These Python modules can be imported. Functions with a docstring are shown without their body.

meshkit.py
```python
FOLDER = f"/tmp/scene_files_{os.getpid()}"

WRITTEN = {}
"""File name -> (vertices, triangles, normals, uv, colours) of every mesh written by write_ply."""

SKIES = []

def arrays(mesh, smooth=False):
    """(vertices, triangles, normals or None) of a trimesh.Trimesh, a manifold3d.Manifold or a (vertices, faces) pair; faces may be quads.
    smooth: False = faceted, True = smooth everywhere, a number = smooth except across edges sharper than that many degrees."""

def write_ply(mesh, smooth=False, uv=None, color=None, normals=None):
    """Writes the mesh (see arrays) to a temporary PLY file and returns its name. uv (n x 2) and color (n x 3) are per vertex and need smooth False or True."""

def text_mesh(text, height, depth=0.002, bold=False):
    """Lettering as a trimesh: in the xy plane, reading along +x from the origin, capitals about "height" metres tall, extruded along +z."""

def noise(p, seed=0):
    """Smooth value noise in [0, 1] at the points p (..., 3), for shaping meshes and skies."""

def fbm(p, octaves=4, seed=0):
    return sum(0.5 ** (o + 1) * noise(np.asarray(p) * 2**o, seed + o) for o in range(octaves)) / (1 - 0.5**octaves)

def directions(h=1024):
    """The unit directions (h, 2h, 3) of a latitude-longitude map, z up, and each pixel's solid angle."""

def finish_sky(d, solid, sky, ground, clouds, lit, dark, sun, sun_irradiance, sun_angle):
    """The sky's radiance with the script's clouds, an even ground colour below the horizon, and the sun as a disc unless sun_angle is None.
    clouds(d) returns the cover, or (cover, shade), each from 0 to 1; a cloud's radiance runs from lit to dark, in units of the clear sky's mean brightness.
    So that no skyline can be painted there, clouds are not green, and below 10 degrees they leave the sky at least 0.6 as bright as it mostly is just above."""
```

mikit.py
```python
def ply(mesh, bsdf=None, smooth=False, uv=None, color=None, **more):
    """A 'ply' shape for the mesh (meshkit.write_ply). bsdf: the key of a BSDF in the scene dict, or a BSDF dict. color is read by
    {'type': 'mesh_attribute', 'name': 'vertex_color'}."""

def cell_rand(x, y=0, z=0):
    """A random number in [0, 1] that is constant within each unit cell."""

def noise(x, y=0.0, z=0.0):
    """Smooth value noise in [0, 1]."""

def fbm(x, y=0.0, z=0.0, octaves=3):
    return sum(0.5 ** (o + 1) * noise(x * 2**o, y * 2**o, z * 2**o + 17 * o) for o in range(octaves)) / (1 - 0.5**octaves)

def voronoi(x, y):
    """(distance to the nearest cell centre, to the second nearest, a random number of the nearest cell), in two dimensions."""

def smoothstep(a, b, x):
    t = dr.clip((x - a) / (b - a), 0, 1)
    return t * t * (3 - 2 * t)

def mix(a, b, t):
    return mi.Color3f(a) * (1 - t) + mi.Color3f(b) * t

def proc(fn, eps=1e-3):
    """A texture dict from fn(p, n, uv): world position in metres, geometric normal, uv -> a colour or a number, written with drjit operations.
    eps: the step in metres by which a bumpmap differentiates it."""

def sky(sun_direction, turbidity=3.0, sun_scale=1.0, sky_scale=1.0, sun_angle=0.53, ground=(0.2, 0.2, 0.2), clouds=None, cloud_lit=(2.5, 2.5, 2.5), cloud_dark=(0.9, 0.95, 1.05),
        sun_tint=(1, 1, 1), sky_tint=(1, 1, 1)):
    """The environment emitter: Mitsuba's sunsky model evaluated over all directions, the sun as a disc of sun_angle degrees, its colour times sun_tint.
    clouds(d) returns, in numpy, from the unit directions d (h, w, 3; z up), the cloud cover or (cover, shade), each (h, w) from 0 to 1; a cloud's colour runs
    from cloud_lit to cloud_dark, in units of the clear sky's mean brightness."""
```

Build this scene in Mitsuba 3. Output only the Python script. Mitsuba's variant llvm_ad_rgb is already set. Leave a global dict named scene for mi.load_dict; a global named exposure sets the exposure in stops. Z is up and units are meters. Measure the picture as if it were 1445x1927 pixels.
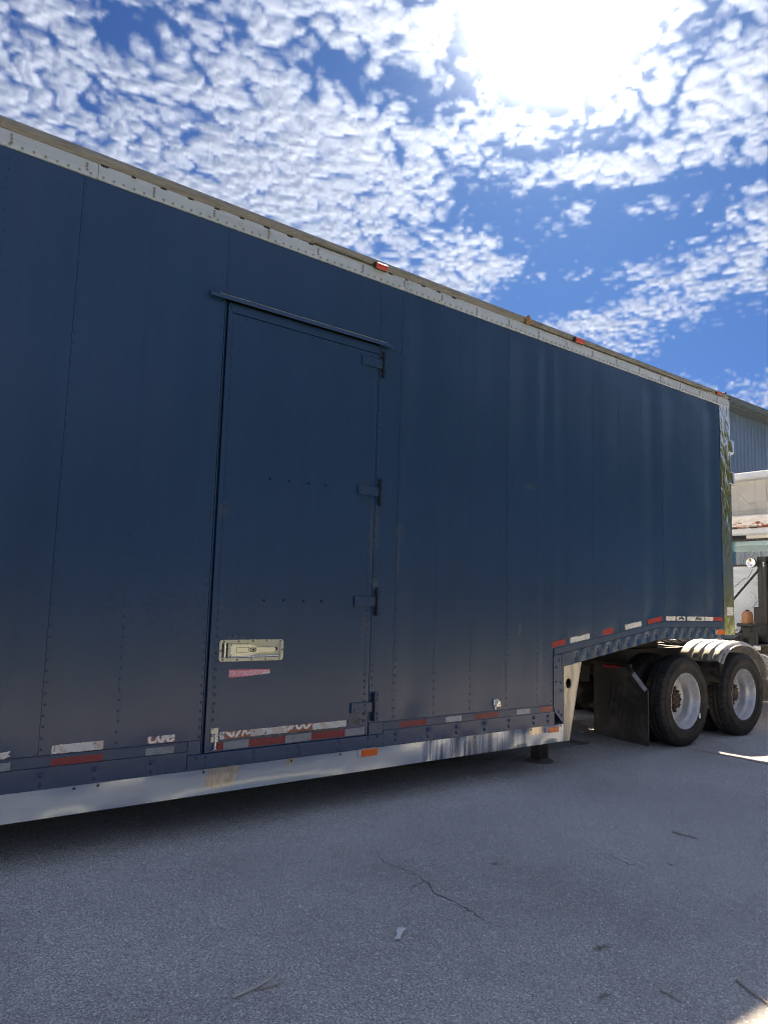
import math, random
import numpy as np, trimesh, manifold3d, drjit as dr, mitsuba as mi, mikit, meshkit
from mikit import noise, fbm, voronoi, smoothstep, mix, cell_rand, proc
from shapely.geometry import Polygon, LineString, Point, box as sbox
from shapely import affinity
T = mi.ScalarTransform4f
scene, labels = {}, {}

# ------------------------------------------------------------------ camera, sky, exposure
CAM = np.array([0.0, -4.3913, 1.5005])
FWD, DOWN = np.array([0.613671, 0.780912, 0.116552]), np.array([0.095104, 0.073434, -0.992755])
scene['camera'] = {'type': 'perspective', 'fov': 2 * math.degrees(math.atan(722.5 / 1393.99)), 'fov_axis': 'x',
                   'near_clip': 0.05, 'far_clip': 2000.0,
                   'to_world': T().look_at(origin=CAM.tolist(), target=(CAM + FWD).tolist(), up=(-DOWN).tolist())}
exposure = 3.75
SUN = np.array([math.cos(math.radians(38.6)) * math.cos(math.radians(41.1)), math.sin(math.radians(38.6)) * math.cos(math.radians(41.1)), math.sin(math.radians(41.1))])
# cloud banks and gaps of the sky: azimuth, elevation, half widths in degrees, weight
BANKS = [(80.0,35.0,10.2,4.2,0.9),(69.5,32.8,10.9,4.2,0.95),(59.7,30.7,8.7,4.1,0.9),(77.5,32.1,8.0,3.0,0.8),(52.7,39.8,5.8,2.4,0.9),(60.3,39.8,7.1,1.7,0.7),(51.1,32.2,6.6,3.0,0.9),(54.3,27.2,6.5,1.9,0.7),(72.0,29.1,6.6,2.1,0.8),(63.4,35.2,5.2,1.8,0.7),(38.2,39.1,10.9,4.1,1.3),(25.3,33.9,3.6,2.6,1.1),(30.2,33.0,3.7,1.4,0.6),(40.7,33.9,3.0,2.2,0.6),(37.1,31.2,3.2,0.9,1.1),(31.4,30.7,3.5,1.1,1.1),(44.6,25.1,3.8,1.5,1.2),(44.8,26.7,1.7,0.8,0.9),(48.2,24.2,2.6,1.0,1),(32.6,21.2,6.1,1.4,1.2),(36.1,20.6,2.5,0.5,0.9),(33.1,18.7,2.8,0.8,1.1),(38.2,27.5,2.3,1.0,0.85),(36.5,28.4,2.5,0.5,0.7),(24.4,23.3,1.7,0.9,1.2),(24.7,26.5,1.9,0.8,0.9),(30.1,27.8,3.2,0.5,0.7),(29.2,23.2,2.8,0.4,0.8),(28.8,25.4,2.4,0.4,0.7),(30.6,28.6,2.0,0.4,0.6),(24.8,16.0,1.5,0.3,0.6),(36.9,24.0,2.1,0.5,0.5),(41.5,30.3,2.1,0.7,0.7),
         (73.9,37.5,3.3,1.3,-1),(58.4,37.4,3.1,1.6,-1),(52.1,36.5,4.9,1.4,-1.3),(46.9,39.6,1.6,2.4,-0.7),(42.3,28.6,4.7,2.3,-1.3),(33.4,26.2,5.7,1.3,-1.3),(27.4,37.2,1.6,1.6,-0.9),(40.6,22.7,2.5,1.4,-1),(27.2,18.7,5.4,2.2,-1.3),(34.5,32.6,3.8,0.8,-1.0),(28.7,29.1,6.4,0.6,-1.0),(38.5,22.6,4.0,1.2,-1.0),(38.6,25.6,2.5,0.8,-0.5),(50.0,27.7,1.7,0.6,-0.3),(73.0,31.8,2.5,0.6,-0.4),(65.8,32.6,3.0,0.5,-0.4)]


def clouds(d):
    el = np.degrees(np.arcsin(np.clip(d[..., 2], -1, 1)))
    az = np.degrees(np.arctan2(d[..., 1], d[..., 0]))
    macro = np.zeros(el.shape)
    near = np.zeros(el.shape)
    for a, e, ra, re, w in BANKS:
        g = np.exp(-np.minimum((((az - a + 180) % 360 - 180) / ra) ** 2 + ((el - e) / re) ** 2, 40) * 0.8)
        macro += w * g
        near += np.abs(w) * g
    flat = np.stack([d[..., 0] / (d[..., 2] + 0.03), d[..., 1] / (d[..., 2] + 0.03), np.zeros(el.shape)], -1)
    # away from the listed banks the field goes on, made denser out of view to brighten the shaded ground
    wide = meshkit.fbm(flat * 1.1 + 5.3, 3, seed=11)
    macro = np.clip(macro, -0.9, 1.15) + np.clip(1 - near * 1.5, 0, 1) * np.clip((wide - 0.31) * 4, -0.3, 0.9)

    def puffs(p):
        """nearness to the middle of a cloudlet, 0 to 1"""
        i = np.floor(p[..., :2]); best = np.full(el.shape, 9.0)
        for a in (-1, 0, 1):
            for b in (-1, 0, 1):
                c = np.stack([i[..., 0] + a, i[..., 1] + b, np.zeros(el.shape)], -1)
                jx, jy = meshkit.noise(c, seed=51), meshkit.noise(c, seed=52)
                best = np.minimum(best, (c[..., 0] + jx - p[..., 0]) ** 2 + (c[..., 1] + jy - p[..., 1]) ** 2)
        return np.clip(1 - best, 0, 1)

    warp = np.stack([meshkit.fbm(flat * 8 + 3.1, 4, seed=3), meshkit.fbm(flat * 8 + 9.7, 4, seed=4), np.zeros(el.shape)], -1) - 0.5
    warp2 = np.stack([meshkit.fbm(flat * 40 + 3.1, 3, seed=13), meshkit.fbm(flat * 40 + 9.7, 3, seed=14), np.zeros(el.shape)], -1) - 0.5

    def density(off):
        q = flat + off + 0.09 * warp + 0.020 * warp2
        turn = np.stack([0.8 * q[..., 0] + 0.6 * q[..., 1], 1.35 * (0.8 * q[..., 1] - 0.6 * q[..., 0]), q[..., 2]], -1)
        return 0.30 * puffs(turn * 12.0) + 0.36 * puffs(turn * 24.0 + 3.3) + 0.50 * meshkit.fbm(q * 48.0, 4, seed=21) + 0.30 * meshkit.fbm(q * 4.0, 3, seed=2)

    n = density(0.0)
    step = np.array([SUN[0], SUN[1], 0.0]) * 0.011
    lit_side = n - density(step)                                                  # thinner towards the sun: the lit rim of a cloudlet
    dens = n + 0.20 * macro - 0.90
    cover = 1 - np.exp(-np.clip(dens, 0, None) * 5.0)
    cover = cover * np.clip(dens / 0.20, 0, 1) ** 0.8 * np.clip((el - 1) / 6, 0, 1)
    off = np.degrees(np.arccos(np.clip(d @ SUN, -1, 1)))
    cover = np.maximum(np.clip(cover, 0, 0.96), 0.60 * np.exp(-(off / 6.5) ** 2))
    glow = 1.0 * np.exp(-(off / 3.9) ** 2) + 0.10 * np.exp(-off / 8.0)          # thin cloud scatters the sun forward
    thick = np.clip(dens / 0.45, 0, 1)
    shade = 0.985 - np.clip(glow, 0, 1) + 0.013 * thick - np.clip(0.15 * lit_side, -0.014, 0.020)
    return cover, np.clip(shade, 0, 1)


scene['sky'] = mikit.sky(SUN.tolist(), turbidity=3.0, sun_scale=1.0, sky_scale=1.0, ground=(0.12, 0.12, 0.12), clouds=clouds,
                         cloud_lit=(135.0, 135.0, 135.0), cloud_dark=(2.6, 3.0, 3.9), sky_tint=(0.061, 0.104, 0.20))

# ------------------------------------------------------------------ helpers
rng = random.Random(7)
nrng = np.random.default_rng(7)


def number(key):
    if key not in scene and not any(k.startswith(key + '__') for k in scene):
        return key
    i = 1
    while f'{key}_{i:03d}' in scene or any(k.startswith(f'{key}_{i:03d}__') for k in scene):
        i += 1
    return f'{key}_{i:03d}'


def add(key, mesh, bsdf, smooth=False, label=None, category=None, group=None, kind=None, **more):
    key = number(key)
    scene[key] = mikit.ply(mesh, bsdf, smooth=smooth, **more)
    lab = {k: v for k, v in (('label', label), ('category', category), ('group', group), ('kind', kind)) if v}
    if lab:
        labels[key] = lab
    return key


def cat(ms):
    return trimesh.util.concatenate([m for m in ms if m is not None])


def cbox(x0, x1, y0, y1, z0, z1, b=0.0):
    c = np.array([(x0 + x1) / 2, (y0 + y1) / 2, (z0 + z1) / 2]); h = np.array([x1 - x0, y1 - y0, z1 - z0]) / 2
    b = min(b, 0.45 * h.min())
    if b <= 0:
        m = trimesh.creation.box(2 * h); m.apply_translation(c); return m
    pts = []
    for s in np.ndindex(2, 2, 2):
        s = np.array(s) * 2 - 1
        for k in range(3):
            q = h - b; q[k] = h[k]
            pts.append(c + s * q)
    return trimesh.convex.convex_hull(np.array(pts))


def prism_xz(poly, y0, y1):
    """polygon in x,z extruded from y0 to y1 (y0 < y1)"""
    poly = poly if hasattr(poly, 'exterior') or hasattr(poly, 'geoms') else Polygon(poly)
    out = []
    for g in getattr(poly, 'geoms', [poly]):
        if g.is_empty or g.area < 1e-8:
            continue
        m = trimesh.creation.extrude_polygon(g, y1 - y0, engine='earcut')
        v = m.vertices
        out.append(trimesh.Trimesh(np.stack([v[:, 0], y1 - v[:, 2], v[:, 1]], 1), m.faces, process=False))
    return cat(out)


def prism_yz(poly, x0, x1):
    poly = poly if hasattr(poly, 'exterior') else Polygon(poly)
    m = trimesh.creation.extrude_polygon(poly, x1 - x0, engine='earcut')
    v = m.vertices
    return trimesh.Trimesh(np.stack([x0 + v[:, 2], v[:, 0], v[:, 1]], 1), m.faces, process=False)


def prism_xy(poly, z0, z1):
    poly = poly if hasattr(poly, 'exterior') else Polygon(poly)
    m = trimesh.creation.extrude_polygon(poly, z1 - z0, engine='earcut')
    m.apply_translation([0, 0, z0])
    return m


def tube(points, radii, sides=8):
    p = np.asarray(points, float)
    r = np.broadcast_to(radii, (len(p),)).astype(float)
    t = np.gradient(p, axis=0); t /= np.linalg.norm(t, axis=1, keepdims=True) + 1e-12
    ref = np.array([0.31, 0.17, 0.93]) if abs(t[:, 2]).mean() < 0.8 else np.array([1.0, 0.1, 0])
    a = np.cross(t, ref); a /= np.linalg.norm(a, axis=1, keepdims=True); b = np.cross(t, a)
    ang = np.arange(sides) * 2 * np.pi / sides
    v = p[:, None] + r[:, None, None] * (np.cos(ang)[None, :, None] * a[:, None] + np.sin(ang)[None, :, None] * b[:, None])
    f = []
    n = len(p)
    for i in range(n - 1):
        for j in range(sides):
            k = (j + 1) % sides
            f += [[i * sides + j, i * sides + k, (i + 1) * sides + k], [i * sides + j, (i + 1) * sides + k, (i + 1) * sides + j]]
    v = v.reshape(-1, 3); c0, c1 = len(v), len(v) + 1
    v = np.vstack([v, p[:1], p[-1:]])
    for j in range(sides):
        k = (j + 1) % sides
        f += [[c0, k, j], [c1, (n - 1) * sides + j, (n - 1) * sides + k]]
    m = trimesh.Trimesh(v, f, process=False)
    return m


def cyl(p0, p1, r, sides=24, r1=None):
    return tube([p0, p1], [r, r if r1 is None else r1], sides)


def lathe_y(profile, cx, cz, n=72, radial=None):
    """profile (r, y) turned about the axis along y through (cx, cz); radial(k_angle, i_profile) scales r"""
    pr = np.asarray(profile, float); a = np.arange(n) * 2 * np.pi / n
    r = np.repeat(pr[:, :1], n, 1)
    if radial is not None:
        r = radial(r, a)
    v = np.stack([cx + r * np.cos(a), np.repeat(pr[:, 1:2], n, 1), cz + r * np.sin(a)], -1).reshape(-1, 3)
    i, j = np.meshgrid(np.arange(len(pr) - 1), np.arange(n), indexing='ij')
    k = (j + 1) % n
    q = np.stack([i * n + j, i * n + k, (i + 1) * n + k, (i + 1) * n + j], -1).reshape(-1, 4)
    return trimesh.Trimesh(v, np.vstack([q[:, [0, 1, 2]], q[:, [0, 2, 3]]]), process=False)


def lathe_z(profile, cx, cy, n=48):
    m = lathe_y(profile, 0, 0, n)
    v = m.vertices
    return trimesh.Trimesh(np.stack([cx + v[:, 0], cy - v[:, 2], v[:, 1]], 1), m.faces, process=False)


def dome(r, h, n=8):
    """a rivet head on the plane y = 0, standing out towards -y"""
    rings = [(1.0, 0.0), (0.82, 0.62), (0.42, 0.93)]
    v = [[r * k * math.cos(a), -h * t, r * k * math.sin(a)] for k, t in rings for a in np.arange(n) * 2 * math.pi / n] + [[0, -h, 0]]
    f = []
    for i in range(2):
        for j in range(n):
            k = (j + 1) % n
            f += [[i * n + j, i * n + k, (i + 1) * n + k], [i * n + j, (i + 1) * n + k, (i + 1) * n + j]]
    f += [[2 * n + j, 2 * n + (j + 1) % n, 3 * n] for j in range(n)]
    return trimesh.Trimesh(v, f, process=False)


def scatter(mesh, pts, jitter=0.0):
    pts = np.asarray(pts, float)
    if jitter:
        pts = pts + np.random.default_rng(len(pts)).normal(0, jitter, pts.shape) * [1, 0, 1]
    v = (mesh.vertices[None] + pts[:, None]).reshape(-1, 3)
    f = (mesh.faces[None] + (np.arange(len(pts)) * len(mesh.vertices))[:, None, None]).reshape(-1, 3)
    return trimesh.Trimesh(v, f, process=False)


# the posts behind the trailer's side, each with its row of rivets
COLS = [-5.4, -4.9, -4.4, -3.9, -3.4, -2.9, -2.4, -1.9, -1.4, -0.95, -0.53, -0.10, 0.30, 0.713, 1.131, 1.535, 3.601, 3.995, 4.395, 4.836, 5.232, 5.655, 6.072, 6.487, 6.893, 7.306, 7.72, 8.13]


def sheet(x0, x1, zb, zt, y, thick=0.006, amp=0.0, scale=0.5, cell=0.05, seed=0, dents=(), edge=0.12):
    """a plate facing -y between the curves zb(x) and zt(x); amp: waviness in metres; dents: (x, z, depth, radius)"""
    zb = zb if callable(zb) else (lambda x, c=zb: np.full_like(x, c))
    zt = zt if callable(zt) else (lambda x, c=zt: np.full_like(x, c))
    nx = max(2, int((x1 - x0) / cell) + 1)
    xs = np.linspace(x0, x1, nx)
    hmax = float(np.max(zt(xs) - zb(xs)))
    nz = max(2, int(hmax / cell) + 1)
    t = np.linspace(0, 1, nz)
    X = np.repeat(xs[:, None], nz, 1); Z = zb(xs)[:, None] * (1 - t) + zt(xs)[:, None] * t
    Y = np.full(X.shape, float(y))
    if amp:
        w = np.clip(np.minimum(np.minimum(X - x0, x1 - X), np.minimum(Z - zb(xs)[:, None], zt(xs)[:, None] - Z)) / edge, 0, 1)
        P = np.stack([X / scale, Z / (scale * 1.7), np.full(X.shape, 3.7 * seed)], -1)
        Y = Y + w * amp * 2 * (meshkit.fbm(P, 3, seed=seed) - 0.5)
    if amp > 0.002:
        br = np.random.default_rng(500 + seed); post = np.array(COLS); inner = post[(post > x0 + .05) & (post < x1 - .05)]
        cuts = np.concatenate([[x0], inner, [x1]])
        for a, b in zip(cuts[:-1], cuts[1:]):
            inside = (X >= a) & (X <= b)
            up = 0.6 + 0.8 * meshkit.noise(np.stack([Z * 0.9, np.full(Z.shape, a), np.zeros(Z.shape)], -1), seed=seed)
            Y = Y + inside * w * br.uniform(-0.005, 0.010) * up * np.sin(np.pi * np.clip((X - a) / (b - a), 0, 1)) ** 2
    for dx, dz, dd, rr in dents:
        Y = Y + dd * np.exp(-((X - dx) ** 2 + (Z - dz) ** 2) / rr ** 2)
    v = np.stack([X, Y, Z], -1).reshape(-1, 3)
    i, j = np.meshgrid(np.arange(nx - 1), np.arange(nz - 1), indexing='ij')
    q = np.stack([i * nz + j, (i + 1) * nz + j, (i + 1) * nz + j + 1, i * nz + j + 1], -1).reshape(-1, 4)
    ring = [i * nz for i in range(nx)] + [(nx - 1) * nz + j for j in range(1, nz)] + [i * nz + nz - 1 for i in range(nx - 2, -1, -1)] + [j for j in range(nz - 2, 0, -1)]
    a = v[ring]; b = a.copy(); b[:, 1] = y + thick
    n, m = len(v), len(a)
    k = np.arange(m); kn = (k + 1) % m
    q2 = np.stack([n + k, n + m + k, n + m + kn, n + kn], -1)
    f = np.vstack([q, q2]); v = np.vstack([v, a, b])
    return trimesh.Trimesh(v, np.vstack([f[:, [0, 1, 2]], f[:, [0, 2, 3]]]), process=False)


def rgb(*c):
    return {'type': 'rgb', 'value': list(c)}


def principled(c, rough=0.5, metal=0.0, two=True, **more):
    b = {'type': 'principled', 'base_color': c if isinstance(c, dict) else rgb(*c), 'roughness': rough, 'metallic': metal, **more}
    return {'type': 'twosided', 'bsdf': b} if two else b


# ------------------------------------------------------------------ materials
def asphalt_color(p, n, uv):
    f1, f2, r = voronoi(p.x / 0.0068, p.y / 0.0068)
    g1, g2, r2 = voronoi(p.x / 0.013 + 7.3, p.y / 0.013)
    big = fbm(p.x * 0.9, p.y * 0.9, 0.0, 4)
    mid = fbm(p.x * 9.0, p.y * 9.0, 2.0, 3)
    v = 0.50 + 0.60 * (r - 0.5) * smoothstep(0.0, 0.35, f2 - f1) - 0.16 * smoothstep(0.16, 0.0, f2 - f1)
    v = v * (0.66 + 0.52 * big + 0.16 * mid)
    v = dr.select(r2 > 0.90, v + 0.45 * smoothstep(0.40, 0.22, g1), v)
    v = dr.select(r2 < 0.10, v * (1 - 0.35 * smoothstep(0.40, 0.20, g1)), v)
    tone = cell_rand(dr.floor(p.x / 0.0068), dr.floor(p.y / 0.0068), 5)
    return mi.Color3f(v * (1.0 + 0.07 * tone), v * 0.98, v * (0.94 - 0.05 * tone))


def asphalt_bump(p, n, uv):
    f1, f2, r = voronoi(p.x / 0.0068, p.y / 0.0068)
    return smoothstep(0.55, 0.1, f1) * (0.4 + 0.9 * r) + 0.4 * fbm(p.x * 30, p.y * 30, 0.0, 2)


scene['asphalt'] = {'type': 'bumpmap', 'arbitrary': {**proc(asphalt_bump, 0.002)}, 'scale': 0.0035, 'bsdf': principled(proc(asphalt_color), 0.75, two=False, specular=0.45)}


def concrete_color(p, n, uv):
    v = 0.27 + 0.10 * (fbm(p.x * 3, p.y * 3, 1.0, 4) - 0.5) + 0.05 * (noise(p.x * 130, p.y * 130) - 0.5)
    dirt = smoothstep(0.50, 0.72, fbm(p.x * 2.2 + 4, p.y * 2.2, 5.0, 4))
    return mix(mi.Color3f(v, v * 0.98, v * 0.93), mi.Color3f(0.09, 0.08, 0.06), dirt * 0.7)


scene['concrete'] = principled(proc(concrete_color), 0.85)

FLAKES = [(3.61, 2.02, .05, .10), (3.345, 1.98, .04, .25), (3.31, 1.30, .035, .12), (3.60, 1.80, .02, .18), (2.13, 2.06, .04, .06), (3.385, 2.02, .03, .18), (3.385, 1.62, .04, .05), (3.26, 2.31, .07, .05), (5.10, 2.545, .09, .035), (3.585, 0.98, .02, .15), (5.0, 1.28, .03, .07), (2.27, 1.235, .07, .015)]


def flake_mask(p):
    m = mi.Float(0)
    for x, z, rx, rz in FLAKES:
        m = dr.maximum(m, 1 - dr.sqrt(dr.square((p.x - x) / rx) + dr.square((p.z - z) / rz)) * 0.6)
    return smoothstep(0.25, 0.55, m * 0.75 + 0.5 * (fbm(p.x * 45, p.z * 45, 2.0, 3) - 0.5))


def paint_color(p, n, uv):
    a = fbm(p.x * 1.3, p.z * 0.7, 3.0, 4)
    streak = fbm(p.x * 22.0, p.z * 0.9, 9.0, 3)
    spots = smoothstep(0.70, 0.78, noise(p.x * 70, p.z * 70, 4.0)) * smoothstep(0.55, 0.7, a)
    k = 0.84 + 0.24 * a + 0.12 * (streak - 0.5) - 0.12 * spots
    c = mi.Color3f(0.015, 0.050, 0.138) * k
    return mix(c, mi.Color3f(0.045, 0.065, 0.10), 0.35 * flake_mask(p))


def paint_bump(p, n, uv):
    return 0.10 * fbm(p.x * 60, p.z * 60, 1.0, 2) + 1.0 * flake_mask(p) * fbm(p.x * 160, p.z * 160, 5.0, 2)


scene['navy_paint'] = {'type': 'twosided', 'bsdf': {'type': 'bumpmap', 'arbitrary': proc(paint_bump, 0.002), 'scale': 0.0022, 'bsdf': principled(proc(paint_color), 0.27, two=False, specular=0.65, clearcoat=0.12, clearcoat_gloss=0.8)}}
scene['navy_trim'] = principled(proc(paint_color), 0.30, specular=0.65)
scene['gap_black'] = principled((0.010, 0.012, 0.016), 0.9)


def white_rail_color(p, n, uv):
    k = fbm(p.x * 1.4, p.z * 18.0, 0.0, 3)
    scuff = smoothstep(0.66, 0.74, fbm(p.x * 14, p.z * 40, 3.0, 3))
    c = mi.Color3f(0.50, 0.57, 0.69) * (0.86 + 0.24 * k)
    return mix(c, mi.Color3f(0.36, 0.36, 0.36), 0.30 * scuff)


scene['white_rail'] = principled(proc(white_rail_color), 0.42)


def roof_rail_color(p, n, uv):
    k = fbm(p.x * 9.0, p.z * 60.0, p.y * 40, 4)
    return mix(mi.Color3f(0.20, 0.19, 0.175), mi.Color3f(0.42, 0.41, 0.39), k)


scene['roof_rail_metal'] = principled(proc(roof_rail_color), 0.5, 0.3)


def skirt_color(p, n, uv):
    k = fbm(p.x * 1.2, p.z * 5.0, 0.0, 4)
    grain = noise(p.x * 8, p.z * 300, 1.0)
    c = mi.Color3f(0.58, 0.64, 0.74) * (0.82 + 0.26 * k + 0.08 * grain)
    edge = 0.035 * (fbm(p.x * 26, p.z * 26, 3.0, 3) - 0.5)
    # two patches where the coating has come off, with an outline of their own
    slant = p.x - 0.35 * (p.z - 0.355)
    a = smoothstep(0.0, 0.006, edge + dr.minimum(dr.minimum(slant - 2.105, 2.325 - slant), p.z - 0.300))
    b = smoothstep(0.0, 0.006, edge * 0.6 + 0.036 - dr.sqrt(dr.square(p.x - 2.715) + dr.square((p.z - 0.415) * 0.75)))
    e = smoothstep(0.0, 0.006, edge + dr.minimum(dr.minimum(p.x - 5.12, 5.32 - p.x), p.z - 0.352))
    bare = dr.maximum(dr.maximum(a, b), e)
    c = mix(c, mi.Color3f(0.70, 0.62, 0.50) * (0.80 + 0.4 * noise(p.x * 120, p.z * 30, 2.0)), bare)
    # run-down paint stains between 3.9 and 5.1
    s1 = smoothstep(0.46, 0.60, fbm(p.x * 11.0, p.z * 0.9, 7.0, 3)) * smoothstep(3.86, 3.96, p.x) * smoothstep(5.16, 5.05, p.x)
    s2 = smoothstep(0.52, 0.62, fbm(p.x * 37.0, p.z * 1.6, 12.0, 3)) * smoothstep(3.86, 3.96, p.x) * smoothstep(5.16, 5.05, p.x)
    c = mix(c, mi.Color3f(0.20, 0.27, 0.42), 0.75 * s1)
    return mix(c, mi.Color3f(0.13, 0.14, 0.17), 0.7 * s2)


scene['skirt_metal'] = principled(proc(skirt_color), 0.26, 0.62)


def leg_plate_color(p, n, uv):
    k = fbm(p.x * 20.0 + 4 * fbm(p.x * 3, p.z * 3, 0.0, 3), p.z * 3.0, 2.0, 4)
    return mix(mi.Color3f(0.44, 0.42, 0.38), mi.Color3f(0.70, 0.65, 0.56), smoothstep(0.3, 0.7, k))


scene['leg_plate_metal'] = principled(proc(leg_plate_color), 0.4, 0.5)
scene['chrome'] = {'type': 'roughconductor', 'material': 'Al', 'alpha': 0.06}
scene['stainless'] = {'type': 'twosided', 'bsdf': {'type': 'roughconductor', 'material': 'Al', 'alpha': 0.14, 'specular_reflectance': rgb(0.84, 0.87, 0.92)}}


def pan_color(p, n, uv):
    k = fbm(p.x * 60, p.z * 25, 0.0, 3)
    return mix(mi.Color3f(0.50, 0.53, 0.57), mi.Color3f(0.60, 0.60, 0.56), k)


scene['latch_metal'] = principled(proc(pan_color), 0.32, 0.6)


def tape(c, dirt=(0.10, 0.10, 0.11), amount=0.35):
    def fn(p, n, uv):
        k = smoothstep(0.48, 0.75, fbm(p.x * 40, p.z * 60, 3.0, 4))
        hatch = 0.93 + 0.14 * noise(p.x * 260, p.z * 260)
        return mix(mi.Color3f(*c) * hatch, mi.Color3f(*dirt), amount * k)
    return principled(proc(fn), 0.35)


scene['tape_red'] = tape((0.22, 0.022, 0.040))
scene['tape_bright_red'] = tape((0.38, 0.018, 0.030))
scene['tape_orange_red'] = tape((0.36, 0.075, 0.060))
scene['tape_grey'] = tape((0.24, 0.27, 0.33))
scene['tape_silver'] = tape((0.42, 0.45, 0.50))
scene['tape_white'] = tape((0.72, 0.73, 0.74), (0.45, 0.40, 0.36), 0.3)


def torn_white(p, n, uv):
    k = smoothstep(0.45, 0.62, fbm(p.x * 18 + p.z * 14, p.z * 8, 3.0, 3))
    s = smoothstep(0.66, 0.74, fbm(p.x * 50, p.z * 50, 8.0, 3))
    return mix(mix(mi.Color3f(0.68, 0.68, 0.69), mi.Color3f(0.55, 0.42, 0.36), 0.6 * k), mi.Color3f(0.16, 0.14, 0.15), 0.8 * s)


scene['print_white'] = principled(proc(torn_white), 0.5)
scene['print_letter'] = principled((0.78, 0.78, 0.78), 0.5)
scene['print_brown'] = tape((0.32, 0.11, 0.075), (0.20, 0.10, 0.08), 0.25)
scene['print_dark'] = tape((0.05, 0.065, 0.09), (0.20, 0.21, 0.23), 0.5)
scene['sticker_pink'] = principled((0.66, 0.20, 0.30), 0.45)
scene['sticker_text'] = principled((0.85, 0.82, 0.83), 0.5)
scene['lens_amber'] = principled((0.80, 0.17, 0.02), 0.18, specular=0.6)
scene['lens_red'] = principled((0.62, 0.075, 0.04), 0.2, specular=0.6)
scene['lamp_base'] = principled((0.55, 0.55, 0.54), 0.45)
scene['black_rubber'] = principled((0.018, 0.018, 0.020), 0.6)
scene['cable_black'] = principled((0.02, 0.02, 0.022), 0.5)


def tyre_color(p, n, uv):
    k = fbm(p.x * 14, p.z * 14, p.y * 14, 4)
    return mix(mi.Color3f(0.016, 0.016, 0.018), mi.Color3f(0.030, 0.030, 0.031), smoothstep(0.35, 0.75, k))


scene['tyre_rubber'] = principled(proc(tyre_color), 0.68)


def rim_color(p, n, uv):
    k = fbm(p.x * 22, p.z * 22, p.y * 22, 4)
    return mix(mi.Color3f(0.44, 0.46, 0.50), mi.Color3f(0.70, 0.71, 0.73), k)


scene['rim_steel'] = principled(proc(rim_color), 0.36, 0.45, two=True)


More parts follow.
